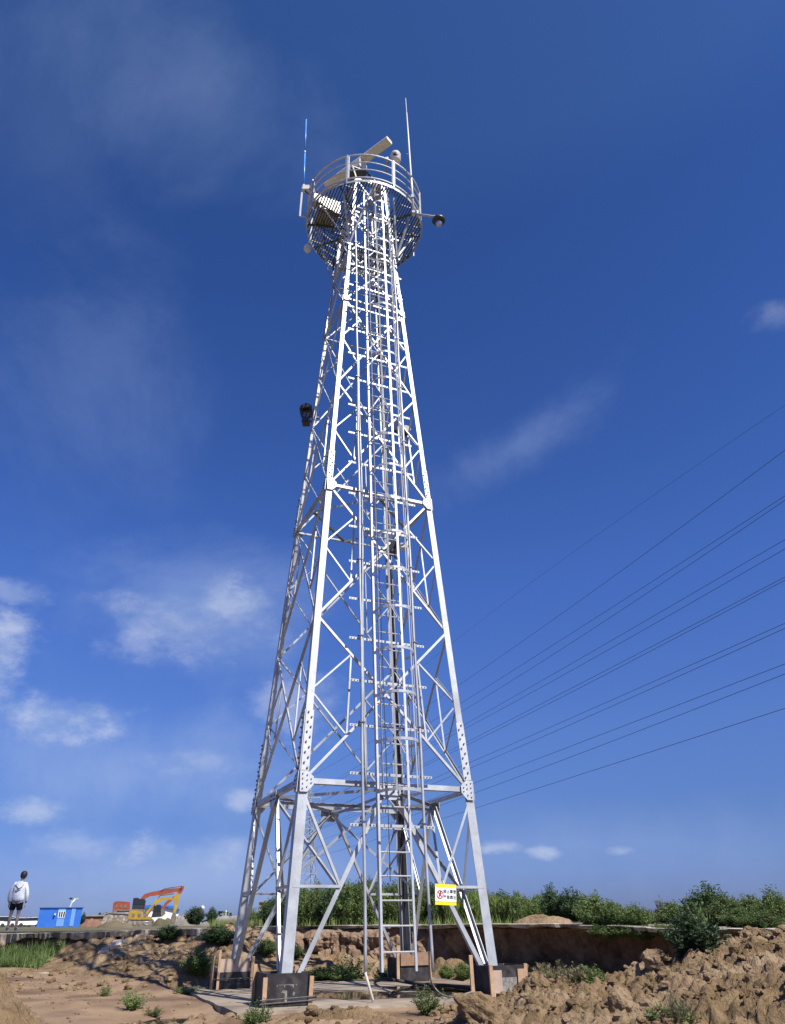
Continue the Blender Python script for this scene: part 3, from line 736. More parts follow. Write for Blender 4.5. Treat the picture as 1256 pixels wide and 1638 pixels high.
for k_ in range(4): cb.tube([(.06, 0, -.22-.02*k_), (.12+.04*k_, 0, -.34-.03*k_), (.30, .08, -.30+.05*k_), (.42, .12, -.12), (.40+.02*k_, .2, -.55), (.44, .3, -1.0)], .016, 6)
cb.build('cable', 'dark_rubber', t, True)
# equipment cabinets
cc = at_y(522, 341, 14.75); cc.z = ZP+.33; cpos = at_y(521, 342, 14.75)
hh = ZP+.03
cpos = at_z(523, 350, hh)
t = thing('equipment_cabinet', 'white equipment cabinet lying on the left side of the platform grating', 'cabinet', cpos)
ax = (T0, N0, Vector((0, 0, 1)))
MB().box((0, 0, .26), (.62, .62, .5), ax).build('body', 'white_paint', t)
MB().box(N0*.315+Vector((0, 0, .26)), (.54, .012, .44), ax).build('door', 'cream_paint', t)
MB().box(N0*.325+T0*.2+Vector((0, 0, .26)), (.02, .02, .1), ax).build('handle', 'black_plastic', t)
p = at_z(508, 321, ZP+.35)
t = thing('junction_box', 'small white junction box fixed to the railing above the cabinet', 'box', p)
MB().box((0, 0, 0), (.26, .20, .34), ax).build('body', 'white_paint', t); MB().box(N0*.105, (.22, .012, .3), ax).build('lid', 'cream_paint', t)
# loose black cables under platform
b = MB()
for k_ in range(5):
    r_ = random.Random(k_); pts = []
    a = at_z(505+10*k_, 352+r_.randint(-4, 8), ZP-.05); c = corner(3 if k_ % 2 else 0, 17.9)
    for i in range(9):
        t_ = i/8; pts.append(a.lerp(c, t_)+Vector((.05*math.sin(t_*9+k_), .05*math.cos(t_*7), -.25*math.sin(t_*math.pi))))
    b.tube(pts, .014, 6)
tag(b.build('platform_cables', 'dark_rubber', smooth=True), 'loops of black cable slung beneath the left half of the platform', 'cable')
# flood light / horn on the left leg
pp = at_y(490, 669, 15.7)
t = thing('floodlight', 'black hooded floodlight fixed on the outside of the left rear leg', 'light', pp)
MB().box((0, 0, 0), (.19, .22, .38)).build('housing', 'black_plastic', t)
MB().prism([(-.17, -.2, .18), (.15, -.2, .24), (.15, -.2, .29), (0.0, -.2, .36), (-.17, -.2, .25)], (0, 0, 0), (0, .4, 0)).build('hood', 'black_plastic', t)
MB().box((-.02, -.125, -.02), (.16, .01, .3)).build('lens', 'glass_dark', t)
MB().bar((.1, 0, .05), (.34, .05, .05), .04, .04).bar((.1, 0, -.1), (.32, .05, -.1), .04, .04).build('bracket', 'bolt_steel', t)
pp = at_y(641, 690, 15.5)
t = thing('spotlight', 'black twin spotlight clamped inside the tower behind the right ladder rail', 'light', pp)
MB().lathe((.13, -.02, 0), [(.03, -.12), (.08, -.08), (.10, .08), (.11, .10)], 14, (.4, -1, .3)).box((-.12, 0, .05), (.22, .2, .16)).build('housing', 'black_plastic', t)
MB().bar((-.3, 0, -.1), (.3, .05, -.12), .05, .04).build('bracket', 'bolt_steel', t)
pp = at_y(628, 876, 16.3)
t = thing('cctv_camera', 'black box camera bracketed to the rear leg at mid height', 'camera', pp)
MB().box((0, 0, 0), (.20, .26, .26)).lathe((0, -.13, -.2), [(.08, -.06), (.09, 0), (.06, .08)], 12).build('housing', 'black_plastic', t)
MB().box((.28, 0, .02), (.16, .2, .12)).bar((0, 0, .02), (.28, 0, .02), .04, .04).build('side_box', 'white_paint', t)

# ------------------------------------------------------------------ sign
def text_mesh(body, size, font_mat, loc, axes, parent, name):
    cu = bpy.data.curves.new('txt', 'FONT'); cu.body = body; cu.size = size; cu.align_x = 'CENTER'; cu.align_y = 'CENTER'; cu.extrude = .001; cu.space_character = 1.05
    to = bpy.data.objects.new('txt', cu); COL.objects.link(to); bpy.context.view_layer.update()
    me = bpy.data.meshes.new_from_object(to); bpy.data.objects.remove(to)
    me.materials.clear(); me.materials.append(MATS[font_mat]); me.name = name
    o = bpy.data.objects.new(name, me); COL.objects.link(o); o.parent = parent
    mx = Matrix((axes[0], axes[1], axes[2])).transposed().to_4x4(); mx.translation = Vector(loc); o.matrix_local = mx
    return o
sc_ = at_y(713, 1431, 13.42)
sgn = thing('warning_sign', 'yellow and white warning sign with a red prohibition ring wired to the front right bracing', 'sign', sc_)
tl = R(-2); sx_ = (T0*math.cos(tl)+Vector((0, 0, 1))*math.sin(tl)); sy_ = (Vector((0, 0, 1))*math.cos(tl)-T0*math.sin(tl)); sn_ = sx_.cross(sy_); sn_ = sn_ if sn_.dot(N0) > 0 else -sn_
MB().box((0, 0, 0), (.38, .008, .30), (sx_, sn_, sy_)).build('plate', 'sign_yellow', sgn)
MB().box(sn_*.006, (.38, .005, .205), (sx_, sn_, sy_)).build('panel', 'sign_white', sgn)
rg_ = MB().tube([sx_*(-.105+.055*math.cos(a))+sy_*.055*math.sin(a)+sn_*.01 for a in [k_*2*math.pi/24 for k_ in range(24)]], .007, 4, True)
rg_.bar(sx_*-.145+sy_*.04+sn_*.011, sx_*-.065-sy_*.04+sn_*.011, .012, .004, sn_); rg_.build('prohibition_ring', 'sign_red', sgn)
MB().bar(sx_*-.12+sy_*-.035+sn_*.0095, sx_*-.10+sy_*.02+sn_*.0095, .02, .003, sn_).lathe(sx_*-.095+sy_*.033+sn_*.0095, [(.011, 0), (.011, .003)], 10, sn_).bar(sx_*-.11+sn_*.0095, sx_*-.075+sy_*.015+sn_*.0095, .01, .003, sn_).build('climbing_figure', 'sign_black', sgn)
try:
    text_mesh('禁止攀登', .058, 'sign_black', sx_*.07+sy_*.042+sn_*.011, (sx_, sy_, sx_.cross(sy_)), sgn, 'lettering')
    text_mesh('严禁靠近', .058, 'sign_black', sx_*.07+sy_*-.04+sn_*.011, (sx_, sy_, sx_.cross(sy_)), sgn, 'lettering')
except Exception as e: print('text', e)
b = MB(); b.tube([sx_*-.02+sy_*.15, sx_*-.02+sy_*.2-N0*.06], .008, 5); b.build('tie', 'sign_yellow', sgn)

# ------------------------------------------------------------------ footing boxes
def footing(i, label, kind):
    c = corner(i, 0); c.z = 0; c = c+(CEN-c).normalized()*.05
    t = thing('footing_box', label, 'formwork box', c, 'boxed footings under the tower legs')
    w = .31; hgt = .40
    for (nn, tt) in ((N0, T0), (-N0, T0), (T0, N0), (-T0, N0)):
        b = MB()
        low = hgt if kind != 'A' else .26
        b.box(nn*w+Vector((0, 0, low/2+.003)), (2*w+.02, .02, low), (tt, nn, Vector((0, 0, 1)))); b.build('side_panel', 'formply', t)
        if kind == 'A' and nn is N0:
            MB().box(nn*(w-.02)+Vector((0, 0, .36)), (2*w-.04, .02, .22), (tt, nn, Vector((0, 0, 1)))).build('board', 'pale_board', t)
    MB().box((0, 0, .17), (2*w-.03, 2*w-.03, .33), (T0, N0, Vector((0, 0, 1)))).build('concrete_core', 'pad_concrete', t)
    st = {'B': [(-.33, .335, .36, .06), (.34, .335, .36, .06), (-.335, -.30, .50, .05), (.30, -.30, .46, .06)],
          'A': [(-.28, .335, .62, .045), (.335, .30, .50, .06), (-.36, .2, .52, .06), (-.1, -.32, .45, .04)],
          'C': [(-.30, .34, .42, .06), (.34, .30, .42, .06), (-.52, .1, .55, .06), (.3, -.3, .4, .05)],
          'D': [(-.34, .3, .62, .08), (.36, .26, .5, .07), (.3, -.3, .45, .06), (-.3, -.3, .45, .06)]}[kind]
    for k_, (a, c_, h_, ww) in enumerate(st):
        b = MB(); p = T0*a+N0*c_; tip = Vector(((rnd.random()-.5)*.03, (rnd.random()-.5)*.03, h_))
        b.bar(p+Vector((0, 0, .0)), p+tip, ww, .035, N0); b.build('stake', 'pine' if k_ != 1 or kind == 'A' else 'pine', t)
    if kind == 'B':
        b = MB()
        b.box(T0*-.02+N0*(w+.0115)+Vector((0, 0, .262)), (.22, .003, .005), (T0, N0, Vector((0, 0, 1))))
        for a, l_, ww in ((-.15, .03, .008), (-.04, .045, .012), (.055, .02, .02), (.085, .05, .014), (.13, .015, .01)):
            b.prism([T0*(a+q1)+Vector((0, 0, .264-q2)) for q1, q2 in ((-ww, 0), (-ww*.6, l_*.6), (0, l_), (ww*.5, l_*.7), (ww, 0))], N0*(w+.011), N0*.003)
        b.prism([T0*a+Vector((0, 0, z_)) for a, z_ in ((-.06, .20), (-.09, .165), (-.035, .16), (-.03, .06), (.0, .05), (.0, .19))], N0*(w+.011), N0*.003)
        b.prism([T0*a+Vector((0, 0, z_)) for a, z_ in ((.09, .18), (.08, .14), (.10, .12), (.12, .16))], N0*(w+.011), N0*.003)
        b.build('cement_drips', 'cement_drip', t)
        for z_ in (.055, .10): MB().tube([T0*-.4+N0*.37+Vector((0, 0, z_-.01)), T0*.4+N0*.37+Vector((0, 0, z_+.012))], .008, 6).build('tie_wire', 'bolt_steel', t)
    if kind == 'C':
        MB().box(T0*-.2+N0*(w+.025)+Vector((0, 0, .17)), (.17, .025, .34), (T0, N0, Vector((0, 0, 1)))).build('board', 'pale_board', t)
        MB().box(T0*.26+N0*(w+.025)+Vector((0, 0, .25)), (.16, .025, .2), (T0, N0, Vector((0, 0, 1)))).build('board', 'pine', t)
        MB().box(T0*.03+N0*(w+.012)+Vector((0, 0, .13)), (.27, .004, .22), (T0, N0, Vector((0, 0, 1)))).build('cement_drips', 'cement_drip', t)
    if kind == 'D':
        MB().box(T0*.0+N0*(w+.025)+Vector((0, 0, .38)), (.62, .03, .22), (T0, N0, Vector((0, 0, 1)))).build('board', 'pine_dark', t)
    if kind == 'A':
        MB().tube([T0*-.36+N0*.36+Vector((0, 0, .16)), T0*.36+N0*.36+Vector((0, 0, .165))], .008, 6).build('tie_wire', 'bolt_steel', t)
footing(0, 'black plywood footing box with white cement drips under the nearest tower leg', 'B')
footing(1, 'footing box with grey cement smear and pale boards under the right front leg', 'C')
footing(2, 'footing box with tall wooden stakes and brown board behind the foot of the ladder', 'D')
footing(3, 'black footing box topped by a pale wooden board under the left rear leg', 'A')

# hoses and cables on the pad
def cable(name, label, pts, r, m_, cat='cable'):
    P = [Vector(p) for p in pts]; out = []
    for i in range(len(P)-1):
        p_1 = P[max(i-1, 0)]; p0 = P[i]; p1 = P[i+1]; p2 = P[min(i+2, len(P)-1)]
        for k_ in range(8):
            t_ = k_/8; out.append(.5*((2*p0)+(p1-p_1)*t_+(2*p_1-5*p0+4*p1-p2)*t_**2+(3*p0-p_1-3*p1+p2)*t_**3))
    out.append(P[-1]); return tag(MB().tube(out, r, 7).build(name, m_, smooth=True), label, cat)
cable('power_cable', 'grey cable sagging from the right conduit to the right footing box', [at_y(686, 1500, 13.6), at_y(688, 1560, 13.6), at_z(697, 1582, .08), at_z(715, 1594, .03), at_z(745, 1590, .05), at_z(770, 1581, .06), at_y(792, 1575, 13.8)], .014, 'rubble_grey')
cable('hose', 'black hose lying over the pad from the ladder foot to the rear box', [at_z(600, 1570, .03), at_z(616, 1566, .12), at_z(650, 1571, .06), at_z(675, 1575, .05), at_z(720, 1577, .05), at_z(758, 1582, .04)], .03, 'dark_rubber', 'hose')
cable('hose', 'thin black hose curving across the puddle on the pad', [at_z(622, 1590, .03), at_z(640, 1583, .03), at_z(665, 1577, .03), at_z(690, 1573, .04), at_z(735, 1576, .04)], .018, 'dark_rubber', 'hose')
# planks on the pad
t = MB().bar(at_z(690, 1574, .05), at_z(765, 1578, .05), .25, .05); tag(t.build('plank', 'pine_dark'), 'brown plank lying on the pad left of the right footing box', 'plank')

# ------------------------------------------------------------------ loose clods, debris
def rock_mesh(seed, sub=2, rough=.35):
    import bmesh
    bm = bmesh.new(); bmesh.ops.create_icosphere(bm, subdivisions=sub, radius=1); r_ = random.Random(seed)
    from mathutils import noise as mn
    o = Vector((r_.random()*50, r_.random()*50, 0)); pl = [(Vector((r_.gauss(0, 1), r_.gauss(0, 1), r_.gauss(0, 1))).normalized(), .55+.3*r_.random()) for _ in range(9)]
    for v in bm.verts:
        p = v.co.copy()
        for n_, dd in pl:
            e = p.dot(n_)-dd
            if e > 0: p -= n_*e*.85
        p *= 1+rough*(mn.fractal(p*1.6+o, 1, 2, 4))
        v.co = p
    vs = [v.co.copy() for v in bm.verts]; fs = [tuple(v.index for v in f.verts) for f in bm.faces]; bm.free(); return vs, fs
rocks = [rock_mesh(k_, 2) for k_ in range(8)]
b = MB(); rr = random.Random(11)
def zg(x, y): return float(zground(np.array([[x]]), np.array([[y]]))[0, 0])
spots = []
for _ in range(3200):
    q_ = rr.random()
    if q_ < .62: x_, y_ = rr.uniform(.4, 6.5), rr.uniform(6.3, 12.5)
    elif q_ < .72: x_, y_ = rr.uniform(-3.4, 1.5), rr.uniform(9.0, 11.2)
    elif q_ < .9: x_, y_ = rr.uniform(-9, -2), rr.uniform(16, 21)
    else: x_, y_ = rr.uniform(-5.8, -4), rr.uniform(6.5, 9)
    spots.append((x_, y_, .015+.075*rr.random()**4))
for _ in range(260): spots.append((rr.uniform(-8, 1), rr.uniform(9.5, 16), .012+.02*rr.random()))
XX = np.array([[s_[0] for s_ in spots]]); YY = np.array([[s_[1] for s_ in spots]]); ZZ = zground(XX, YY)[0]
for (x_, y_, r_), z_ in zip(spots, ZZ):
    rx = (x_+.749)*.389+(y_-15.13)*-.921; ry = (x_+.749)*.921+(y_-15.13)*.389
    if max(abs(rx), abs(ry)) < 2.6: z_ = 0.0; r_ *= .5
    vs, fs = rocks[rr.randrange(8)]; a = rr.random()*6.28; c, s_ = math.cos(a), math.sin(a); q1, q2 = rr.uniform(.7, 1.2), rr.uniform(.5, .9)
    b.add([(x_+r_*(v.x*c-v.y*s_*q1), y_+r_*(v.x*s_+v.y*c*q1), z_+r_*(v.z*q2+.3)) for v in vs], fs)
tag(b.build('soil_clods', 'soil'), 'loose brown clods and stones scattered over the dirt', 'clods', kind='stuff')
def boulder(px, py, Y, sz, label, seed, m_='soil', sq=(1, .8, .75)):
    p = at_y(px, py, Y); p.z = float(zground(np.array([[p.x]]), np.array([[p.y]]))[0, 0])+sz*.25; vs, fs = rock_mesh(seed, 4, .30); vs = [Vector((v.x*sz*sq[0], v.y*sz*sq[1], v.z*sz*sq[2])) for v in vs]
    o = MB().add(vs, fs).build('earth_clod', m_); o.location = p; o.rotation_euler = (rr.random()*.5, rr.random()*.5, rr.random()*6); return tag(o, label, 'clod', 'big earth clods on the mound')
boulder(1054, 1541, 10.3, .19, 'big flat sided clod on the mound crest in front of the dark bank', 21)
boulder(992, 1598, 8.6, .17, 'tall pale clod in the middle of the right mound', 22, sq=(.8, .7, 1))
boulder(765, 1628, 8.9, .22, 'rounded pale clod at the near left foot of the mound', 23, sq=(1.3, .8, .8))
boulder(855, 1552, 10.4, .15, 'grey brown clod on the mound crest beside the right footing box', 24)
boulder(1195, 1500, 10.0, .16, 'dark angular clod high on the right part of the mound', 25)
t = thing('concrete_rubble', 'pale broken concrete slab lying on the soil slope left of the tower', 'rubble', at_y(180, 1517, 18.8))
MB().prism([(-.05, -.1, 0), (.28, -.16, .0), (.36, .15, .0), (.05, .2, 0)], (0, 0, .04), (-.02, 0, .09)).build('slab', 'broken_concrete', t)
MB().prism([(-.42, -.08, -.06), (-.1, -.12, -.02), (-.08, .1, -.02), (-.3, .12, -.05)], (0, 0, .03), (-.01, 0, .06)).build('fragment', 'broken_concrete', t)
t.rotation_euler = (R(28), R(-14), R(10)); t.scale = (.7, .7, .7)
o = MB().prism([(-.3, -.1, 0), (.25, -.12, 0), (.3, .1, 0), (-.2, .14, 0)], (0, 0, 0), (0, 0, .03)).build('stone_slab', 'broken_concrete'); o.location = at_z(85, 1558, .08); tag(o, 'flat pale stone on the bare floor near the left grass', 'stone')

# ------------------------------------------------------------------ plants
def bush_mesh(seed, nst=46, nl=46, spread=.42, leaf=.05, kind='bush', m_='leaf_mid'):
    r_ = random.Random(seed); b = MB(); b.use('stem')
    stems = []
    for k_ in range(nst):
        a = r_.random()*6.283; rr_ = r_.random()**.6*spread; h_ = (1-.45*(rr_/spread)**1.5)*r_.uniform(.62, 1.0)
        base = Vector((math.cos(a)*rr_*.25, math.sin(a)*rr_*.25, 0)); tip = Vector((math.cos(a)*rr_, math.sin(a)*rr_, h_))
        tip += Vector((r_.gauss(0, .05), r_.gauss(0, .05), 0)); mid = base.lerp(tip, .5)+Vector((math.cos(a), math.sin(a), 0))*-.03
        stems.append((base, mid, tip))
        if k_ % 2 == 0: b.tube([base, mid, tip], [.006, .005, .002], 3)
    b.use(m_)
    for base, mid, tip in stems:
        for j in range(nl):
            t_ = r_.uniform(.12, 1.02)
            p = (base*(1-t_)**2+mid*2*t_*(1-t_)+tip*t_*t_)
            if kind == 'reed':
                p = base.lerp(tip, t_); d_ = Vector((r_.gauss(0, .35), r_.gauss(0, .35), 1)).normalized(); L = leaf*r_.uniform(1.2, 2.6); w = leaf*.13
            else:
                d_ = Vector((r_.gauss(0, 1), r_.gauss(0, 1), r_.gauss(.55, .6))).normalized(); L = leaf*r_.uniform(.6, 1.4)*(1.15-.5*t_); w = L*.17
                p = p+Vector((r_.gauss(0, .035), r_.gauss(0, .035), r_.gauss(0, .02)))
            s_ = d_.cross(Vector((r_.gauss(0, 1), r_.gauss(0, 1), r_.gauss(0, 1)))).normalized()*w
            b.add([p, p+d_*L*.5+s_, p+d_*L, p+d_*L*.5-s_], [(0, 1, 2, 3)])
    me_o = b.build('_proto'); me = me_o.data; bpy.data.objects.remove(me_o); return me
PROT = {
 'dark': [bush_mesh(s_, 95, 120, .46, .09, m_='leaf_dark') for s_ in (1, 2, 3)],
 'mid': [bush_mesh(s_, 95, 110, .44, .085, m_='leaf_mid') for s_ in (4, 5, 6)],
 'reed': [bush_mesh(s_, 130, 30, .42, .09, 'reed', 'leaf_light') for s_ in (7, 8)],
 'weed': [bush_mesh(s_, 26, 46, .62, .11, m_='leaf_mid') for s_ in (21, 22, 23)],
 'dry': [bush_mesh(s_, 34, 24, .5, .07, 'reed', 'leaf_dry') for s_ in (9, 10)],
 'low': [bush_mesh(s_, 60, 50, .5, .12, m_='leaf_mid') for s_ in (12, 13)]}
pr = random.Random(3)
def plant(kind, px, py0, py1, Y, wpx, label, cat='bush', group=None, name=None, snap=True):
    """px centre, py0 top, py1 base in the photograph, standing at depth Y"""
    if py1 > 1498 and snap:      # stands on the pit floor or a mound: slide along the sight line to where it meets the ground
        ys = np.arange(5.5, 21, .04); r_ = ray(px, py1); xs_ = r_.x/r_.y*ys; zr = H+r_.z/r_.y*ys
        hit_ = np.nonzero(zground(xs_[None], ys[None])[0] >= zr)[0]; ok = [k_ for k_ in hit_ if abs(ys[k_]-Y) < 4.5]
        if ok: Y = float(ys[ok[0]])+.05
    a = at_y(px, py1, Y); t_ = at_y(px, py0, Y); h_ = t_.z-a.z
    if py1 > 1498 and snap: a.z = float(zground(np.array([[a.x]]), np.array([[a.y]]))[0, 0])-.02; h_ = max(.08, t_.z-a.z)
    wd = (at_y(px+wpx/2, py1, Y)-at_y(px-wpx/2, py1, Y)).length
    me = pr.choice(PROT[kind])
    o = bpy.data.objects.new(name or {'dark': 'bush', 'mid': 'bush', 'reed': 'reed_clump', 'dry': 'dry_weed', 'low': 'weed', 'weed': 'weed'}[kind], me); COL.objects.link(o)
    o.location = a; o.scale = (wd/.85, wd/.85, h_*1.06); o.rotation_euler = (0, 0, pr.random()*6.28)
    return tag(o, label, cat, group)
HL = {'dark': 'dark green feathery bush in the hedge on the bank behind the tower', 'reed': 'light green reed clump in the long stand right of the tower', 'mid': 'mid green bush in the hedge on the bank behind the tower'}
ORD = ['leftmost', 'second', 'third', 'fourth', 'fifth', 'sixth', 'seventh', 'eighth', 'ninth', 'tenth', 'eleventh', 'twelfth', 'thirteenth', 'fourteenth', 'fifteenth', 'sixteenth', 'seventeenth', 'eighteenth', 'nineteenth']
def hedge(x0, x1, stepx, Ys, top, kinds, label, group, w=44, var=6, cat='bush'):
    for row, Y in zip(('front', 'middle', 'rear') if len(Ys) != 2 else ('front', 'rear'), Ys):
        cnt = 0
        x_ = x0+pr.uniform(-6, 6)
        while x_ < x1:
            yb = 1475-.0118*(x_-628)+ (H-.93)*1540/Y
            tp = top(x_)+pr.uniform(-var, var)
            plant(kinds[pr.randrange(len(kinds))], x_, tp, yb, Y+pr.uniform(-.3, .3), w*pr.uniform(.8, 1.2), label.format(ORD[cnt]+(' from the left' if cnt else ''), row), cat, group); cnt += 1
            x_ += stepx*pr.uniform(.8, 1.2)
I = lambda xs, ys: (lambda x_: float(np.interp(x_, xs, ys)))
G1 = 'feathery bushes of the hedge on the bank behind the tower'
hedge(440, 700, 23, (20.8, 22.0, 23.6), I([430, 460, 500, 560, 640, 700], [1440, 1420, 1413, 1409, 1407, 1410]), ['dark', 'dark', 'mid'], 'hedge bush behind the tower, {} in the {} row', G1)
hedge(700, 880, 17, (20.6, 21.8), I([700, 760, 820, 880], [1420, 1424, 1432, 1437]), ['reed', 'reed', 'mid'], 'light green weed right of the sign, {} in the {} row', 'light green weeds right of the tower', 34, 5, 'weed')
hedge(700, 820, 24, (23.2,), I([700, 820], [1414, 1430]), ['dark'], 'dark bush behind the light green weeds, {}', 'dark bushes behind the light green weeds', 44, 4)
hedge(940, 1256, 26, (18.6, 20.0), I([940, 1010, 1040, 1065, 1100, 1140, 1200, 1256], [1440, 1452, 1464, 1462, 1444, 1432, 1440, 1436]), ['mid', 'mid', 'reed'], 'low bush behind the right bank, {} in the {} row', 'low bushes in the strip behind the right bank', 46, 5)
singles = [
 ('dark', 888, 1414, 1474, 19.5, 42, 'dark narrow pointed bush on the bank, just right of the light green weeds'),
 ('dark', 918, 1421, 1474, 19.2, 52, 'dark rounded bush between the pointed bush and the pale dirt heap'),
 ('mid', 958, 1425, 1492, 16.6, 60, 'green bush spilling over the bank edge right of the dark wall'),
 ('mid', 985, 1440, 1490, 16.2, 46, 'smaller green bush on the bank edge leaning against its taller left neighbour'),
 ('mid', 1020, 1446, 1488, 15.9, 56, 'low green bush on the bank edge with open sky above it'),
 ('dry', 1062, 1434, 1484, 17.0, 36, 'greyish thin bush beside the gap in the bushes'),
 ('mid', 1082, 1440, 1484, 16.8, 46, 'dull green bush left of the tallest bush on the right'),
 ('dark', 1138, 1412, 1484, 16.6, 74, 'tallest dark green bush on the right part of the bank'),
 ('mid', 1168, 1432, 1486, 16.0, 60, 'green bush on the right shoulder of the tallest bush'),
 ('mid', 1205, 1430, 1486, 16.6, 56, 'bush between the tallest bush and the right edge'),
 ('mid', 1246, 1420, 1488, 15.6, 60, 'bush cut by the right edge of the photo'),
 ('mid', 1188, 1452, 1490, 14.8, 60, 'low green bush at the top of the dirt mound'),
 ('mid', 1228, 1455, 1492, 14.4, 60, 'low green bush above the mound near the right edge'),
 ('dark', 1118, 1450, 1532, 14.6, 84, 'large dark bush hanging over the bank onto the mound'),
 ('mid', 1120, 1444, 1500, 15.6, 60, 'green bush standing behind the large overhanging bush'),
 ('dark', 1100, 1462, 1510, 15.0, 40, 'small dark bush on the left of the large overhanging bush'),
 ('dark', 311, 1448, 1479, 34, 32, 'dark round bush on the field left of the tower'),
 ('dark', 338, 1449, 1478, 48, 16, 'small pointed bush beside the round bush on the field'),
 ('mid', 402, 1452, 1480, 26, 40, 'bush seen between the left legs of the tower'),
 ('dark', 436, 1442, 1479, 26, 36, 'bush beside the yellow shed behind the tower'),
 ('mid', 448, 1412, 1478, 27, 22, 'thin tall sapling behind the nearest tower leg'),
 ('dark', 268, 1478, 1510, 20.8, 40, 'dark bush drooping from the concrete lip below the excavators'),
 ('dark', 348, 1480, 1512, 20.4, 56, 'dark bush on the bank edge left of the left rear leg'),
 ('mid', 317, 1516, 1564, 17.3, 60, 'green bush growing at the foot of the soil slope'),
 ('weed', 300, 1572, 1590, 15.6, 40, 'low weed at the back corner of the pad'),
 ('weed', 212, 1576, 1615, 11.6, 40, 'bright green weed on the bare floor left of the pad'),
 ('weed', 166, 1573, 1594, 13.6, 20, 'small grey green weed alone on the bare floor'),
 ('weed', 246, 1606, 1628, 10.9, 26, 'small weed at the edge of the muddy puddle'),
 ('weed', 684, 1568, 1624, 10.4, 50, 'bright green bush in front of the pad between ladder and mound'),
 ('weed', 412, 1592, 1638, 10.9, 34, 'green upright weed in front of the nearest footing box'),
 ('weed', 402, 1610, 1640, 10.6, 36, 'low weed spreading left of the nearest footing box'),
 ('mid', 714, 1542, 1568, 17.0, 26, 'small shaded weed left of the right footing box'),
 ('mid', 742, 1538, 1568, 17.0, 30, 'shaded weed beside the right footing box'),
 ('mid', 508, 1546, 1570, 17.2, 56, 'wide low weed at the foot of the bank behind the nearest leg'),
 ('weed', 565, 1520, 1568, 17.8, 50, 'tall weed at the foot of the bank left of the ladder'),
 ('low', 545, 1545, 1572, 17.2, 44, 'low weed between the nearest leg and the ladder'),
 ('mid', 425, 1500, 1530, 18.6, 40, 'weed growing on the lit bank left of the nearest leg'),
 ('low', 470, 1510, 1532, 18.6, 34, 'weed growing on the lit bank right of the nearest leg'),
 ('low', 612, 1545, 1570, 17.6, 30, 'weed at the foot of the ladder'),
 ('dry', 885, 1532, 1566, 11.0, 56, 'dry grey weed on the left end of the mound'),
 ('dry', 925, 1540, 1568, 10.8, 70, 'wide straw coloured weed lying on the mound crest'),
 ('low', 945, 1542, 1566, 10.9, 50, 'low yellowish green weed on the mound crest'),
 ('dry', 1086, 1584, 1640, 8.2, 60, 'greyish weed on the front of the mound'),
 ('weed', 1078, 1596, 1640, 8.0, 66, 'dull green weed rooted among the clods on the front of the mound'),
]
for s_ in singles: plant(*s_)
for k_ in range(9): # hanging plants on the right edge of the bank
    px_ = 960+k_*19; plant('low', px_, 1478+pr.uniform(-4, 3), 1500+pr.uniform(-4, 6), np.interp(px_, [937, 1080, 1180], [16.4, 14.8, 13.6]), 36, f'{ORD[k_]}{" from the left" if k_ else ""} of nine leafy tufts hanging from the right concrete lip', 'weed', 'tufts hanging from the bank edge', snap=False)
# grass at the left and ground cover
b = MB(); gr = random.Random(5)
GX = np.array([gr.uniform(-13.4, -8.4) for _ in range(16000)]); GY = np.interp(GX, EX, EY)-.15-1.5*np.array([gr.random()**1.3 for _ in range(16000)])
GZ = zground(GX[None], GY[None])[0]
for x_, y_, z0_ in zip(GX, GY, GZ):
    if gr.random() > 1.15-abs((x_+11)/2.7)**3: continue
    p = Vector((x_, y_, z0_-.02)); h_ = gr.uniform(.12, .36)*(.75+.5*float(vn(np.array(x_*2.), np.array(y_*2.)))); d_ = Vector((gr.gauss(0, .45), gr.gauss(0, .45), 1)).normalized(); s_ = Vector((gr.gauss(0, 1), gr.gauss(0, 1), 0)).normalized()*.014
    b.add([p-s_, p+s_, p+d_*h_], [(0, 1, 2)])
tag(b.build('grass', 'leaf_mid'), 'dense green grass along the foot of the left bank wall', 'grass', kind='stuff')
b = MB()
for _ in range(16000):
    y_ = gr.uniform(19.3, 27); x_ = gr.uniform(-4, 9)*y_/18
    if y_ < np.interp(x_, EX, EY)+.5: continue
    p = Vector((x_, y_, .94)); h_ = gr.uniform(.08, .3); d_ = Vector((gr.gauss(0, .3), gr.gauss(0, .3), 1)).normalized(); s_ = Vector((gr.gauss(0, 1), gr.gauss(0, 1), 0)).normalized()*.010
    b.add([p-s_, p+s_, p+d_*h_], [(0, 1, 2)])
tag(b.build('undergrowth', 'leaf_light'), 'short grass under the bushes on the bank', 'grass', kind='stuff')
# pale dirt heap on bank
def heap(name, px, py, w_px, Y, h_, label, m_, seed, cat='heap', flat=.55):
    c = at_y(px, py, Y); c.z = .90 if Y > 24 else .95
    w = (at_y(px+w_px/2, py, Y)-at_y(px-w_px/2, py, Y)).length/2; b = MB(); NN = 28; MMr = 10; sd2 = seed*7.3
    from mathutils import noise as mn
    for j in range(MMr+1):
        for i in range(NN):
            a = i*2*math.pi/NN; rr_ = j/MMr; x_, y_ = math.cos(a)*rr_*w, math.sin(a)*rr_*w*flat
            z_ = h_*(1-rr_**2.6)*(.8+.35*mn.fractal(Vector((x_*2/w+sd2, y_*2/w, 0)), 1, 2, 3))+.14*h_*mn.noise(Vector((x_*9/w+sd2, y_*9/w, 3)))*(1-rr_)
            b.v.append((x_, y_, z_ if j < MMr else -.05))
    for j in range(MMr):
        for i in range(NN): b.f.append((j*NN+i, (j+1)*NN+i, (j+1)*NN+(i+1) % NN, j*NN+(i+1) % NN))
    o = b.build(name, m_); o.location = c; return tag(o, label, cat)
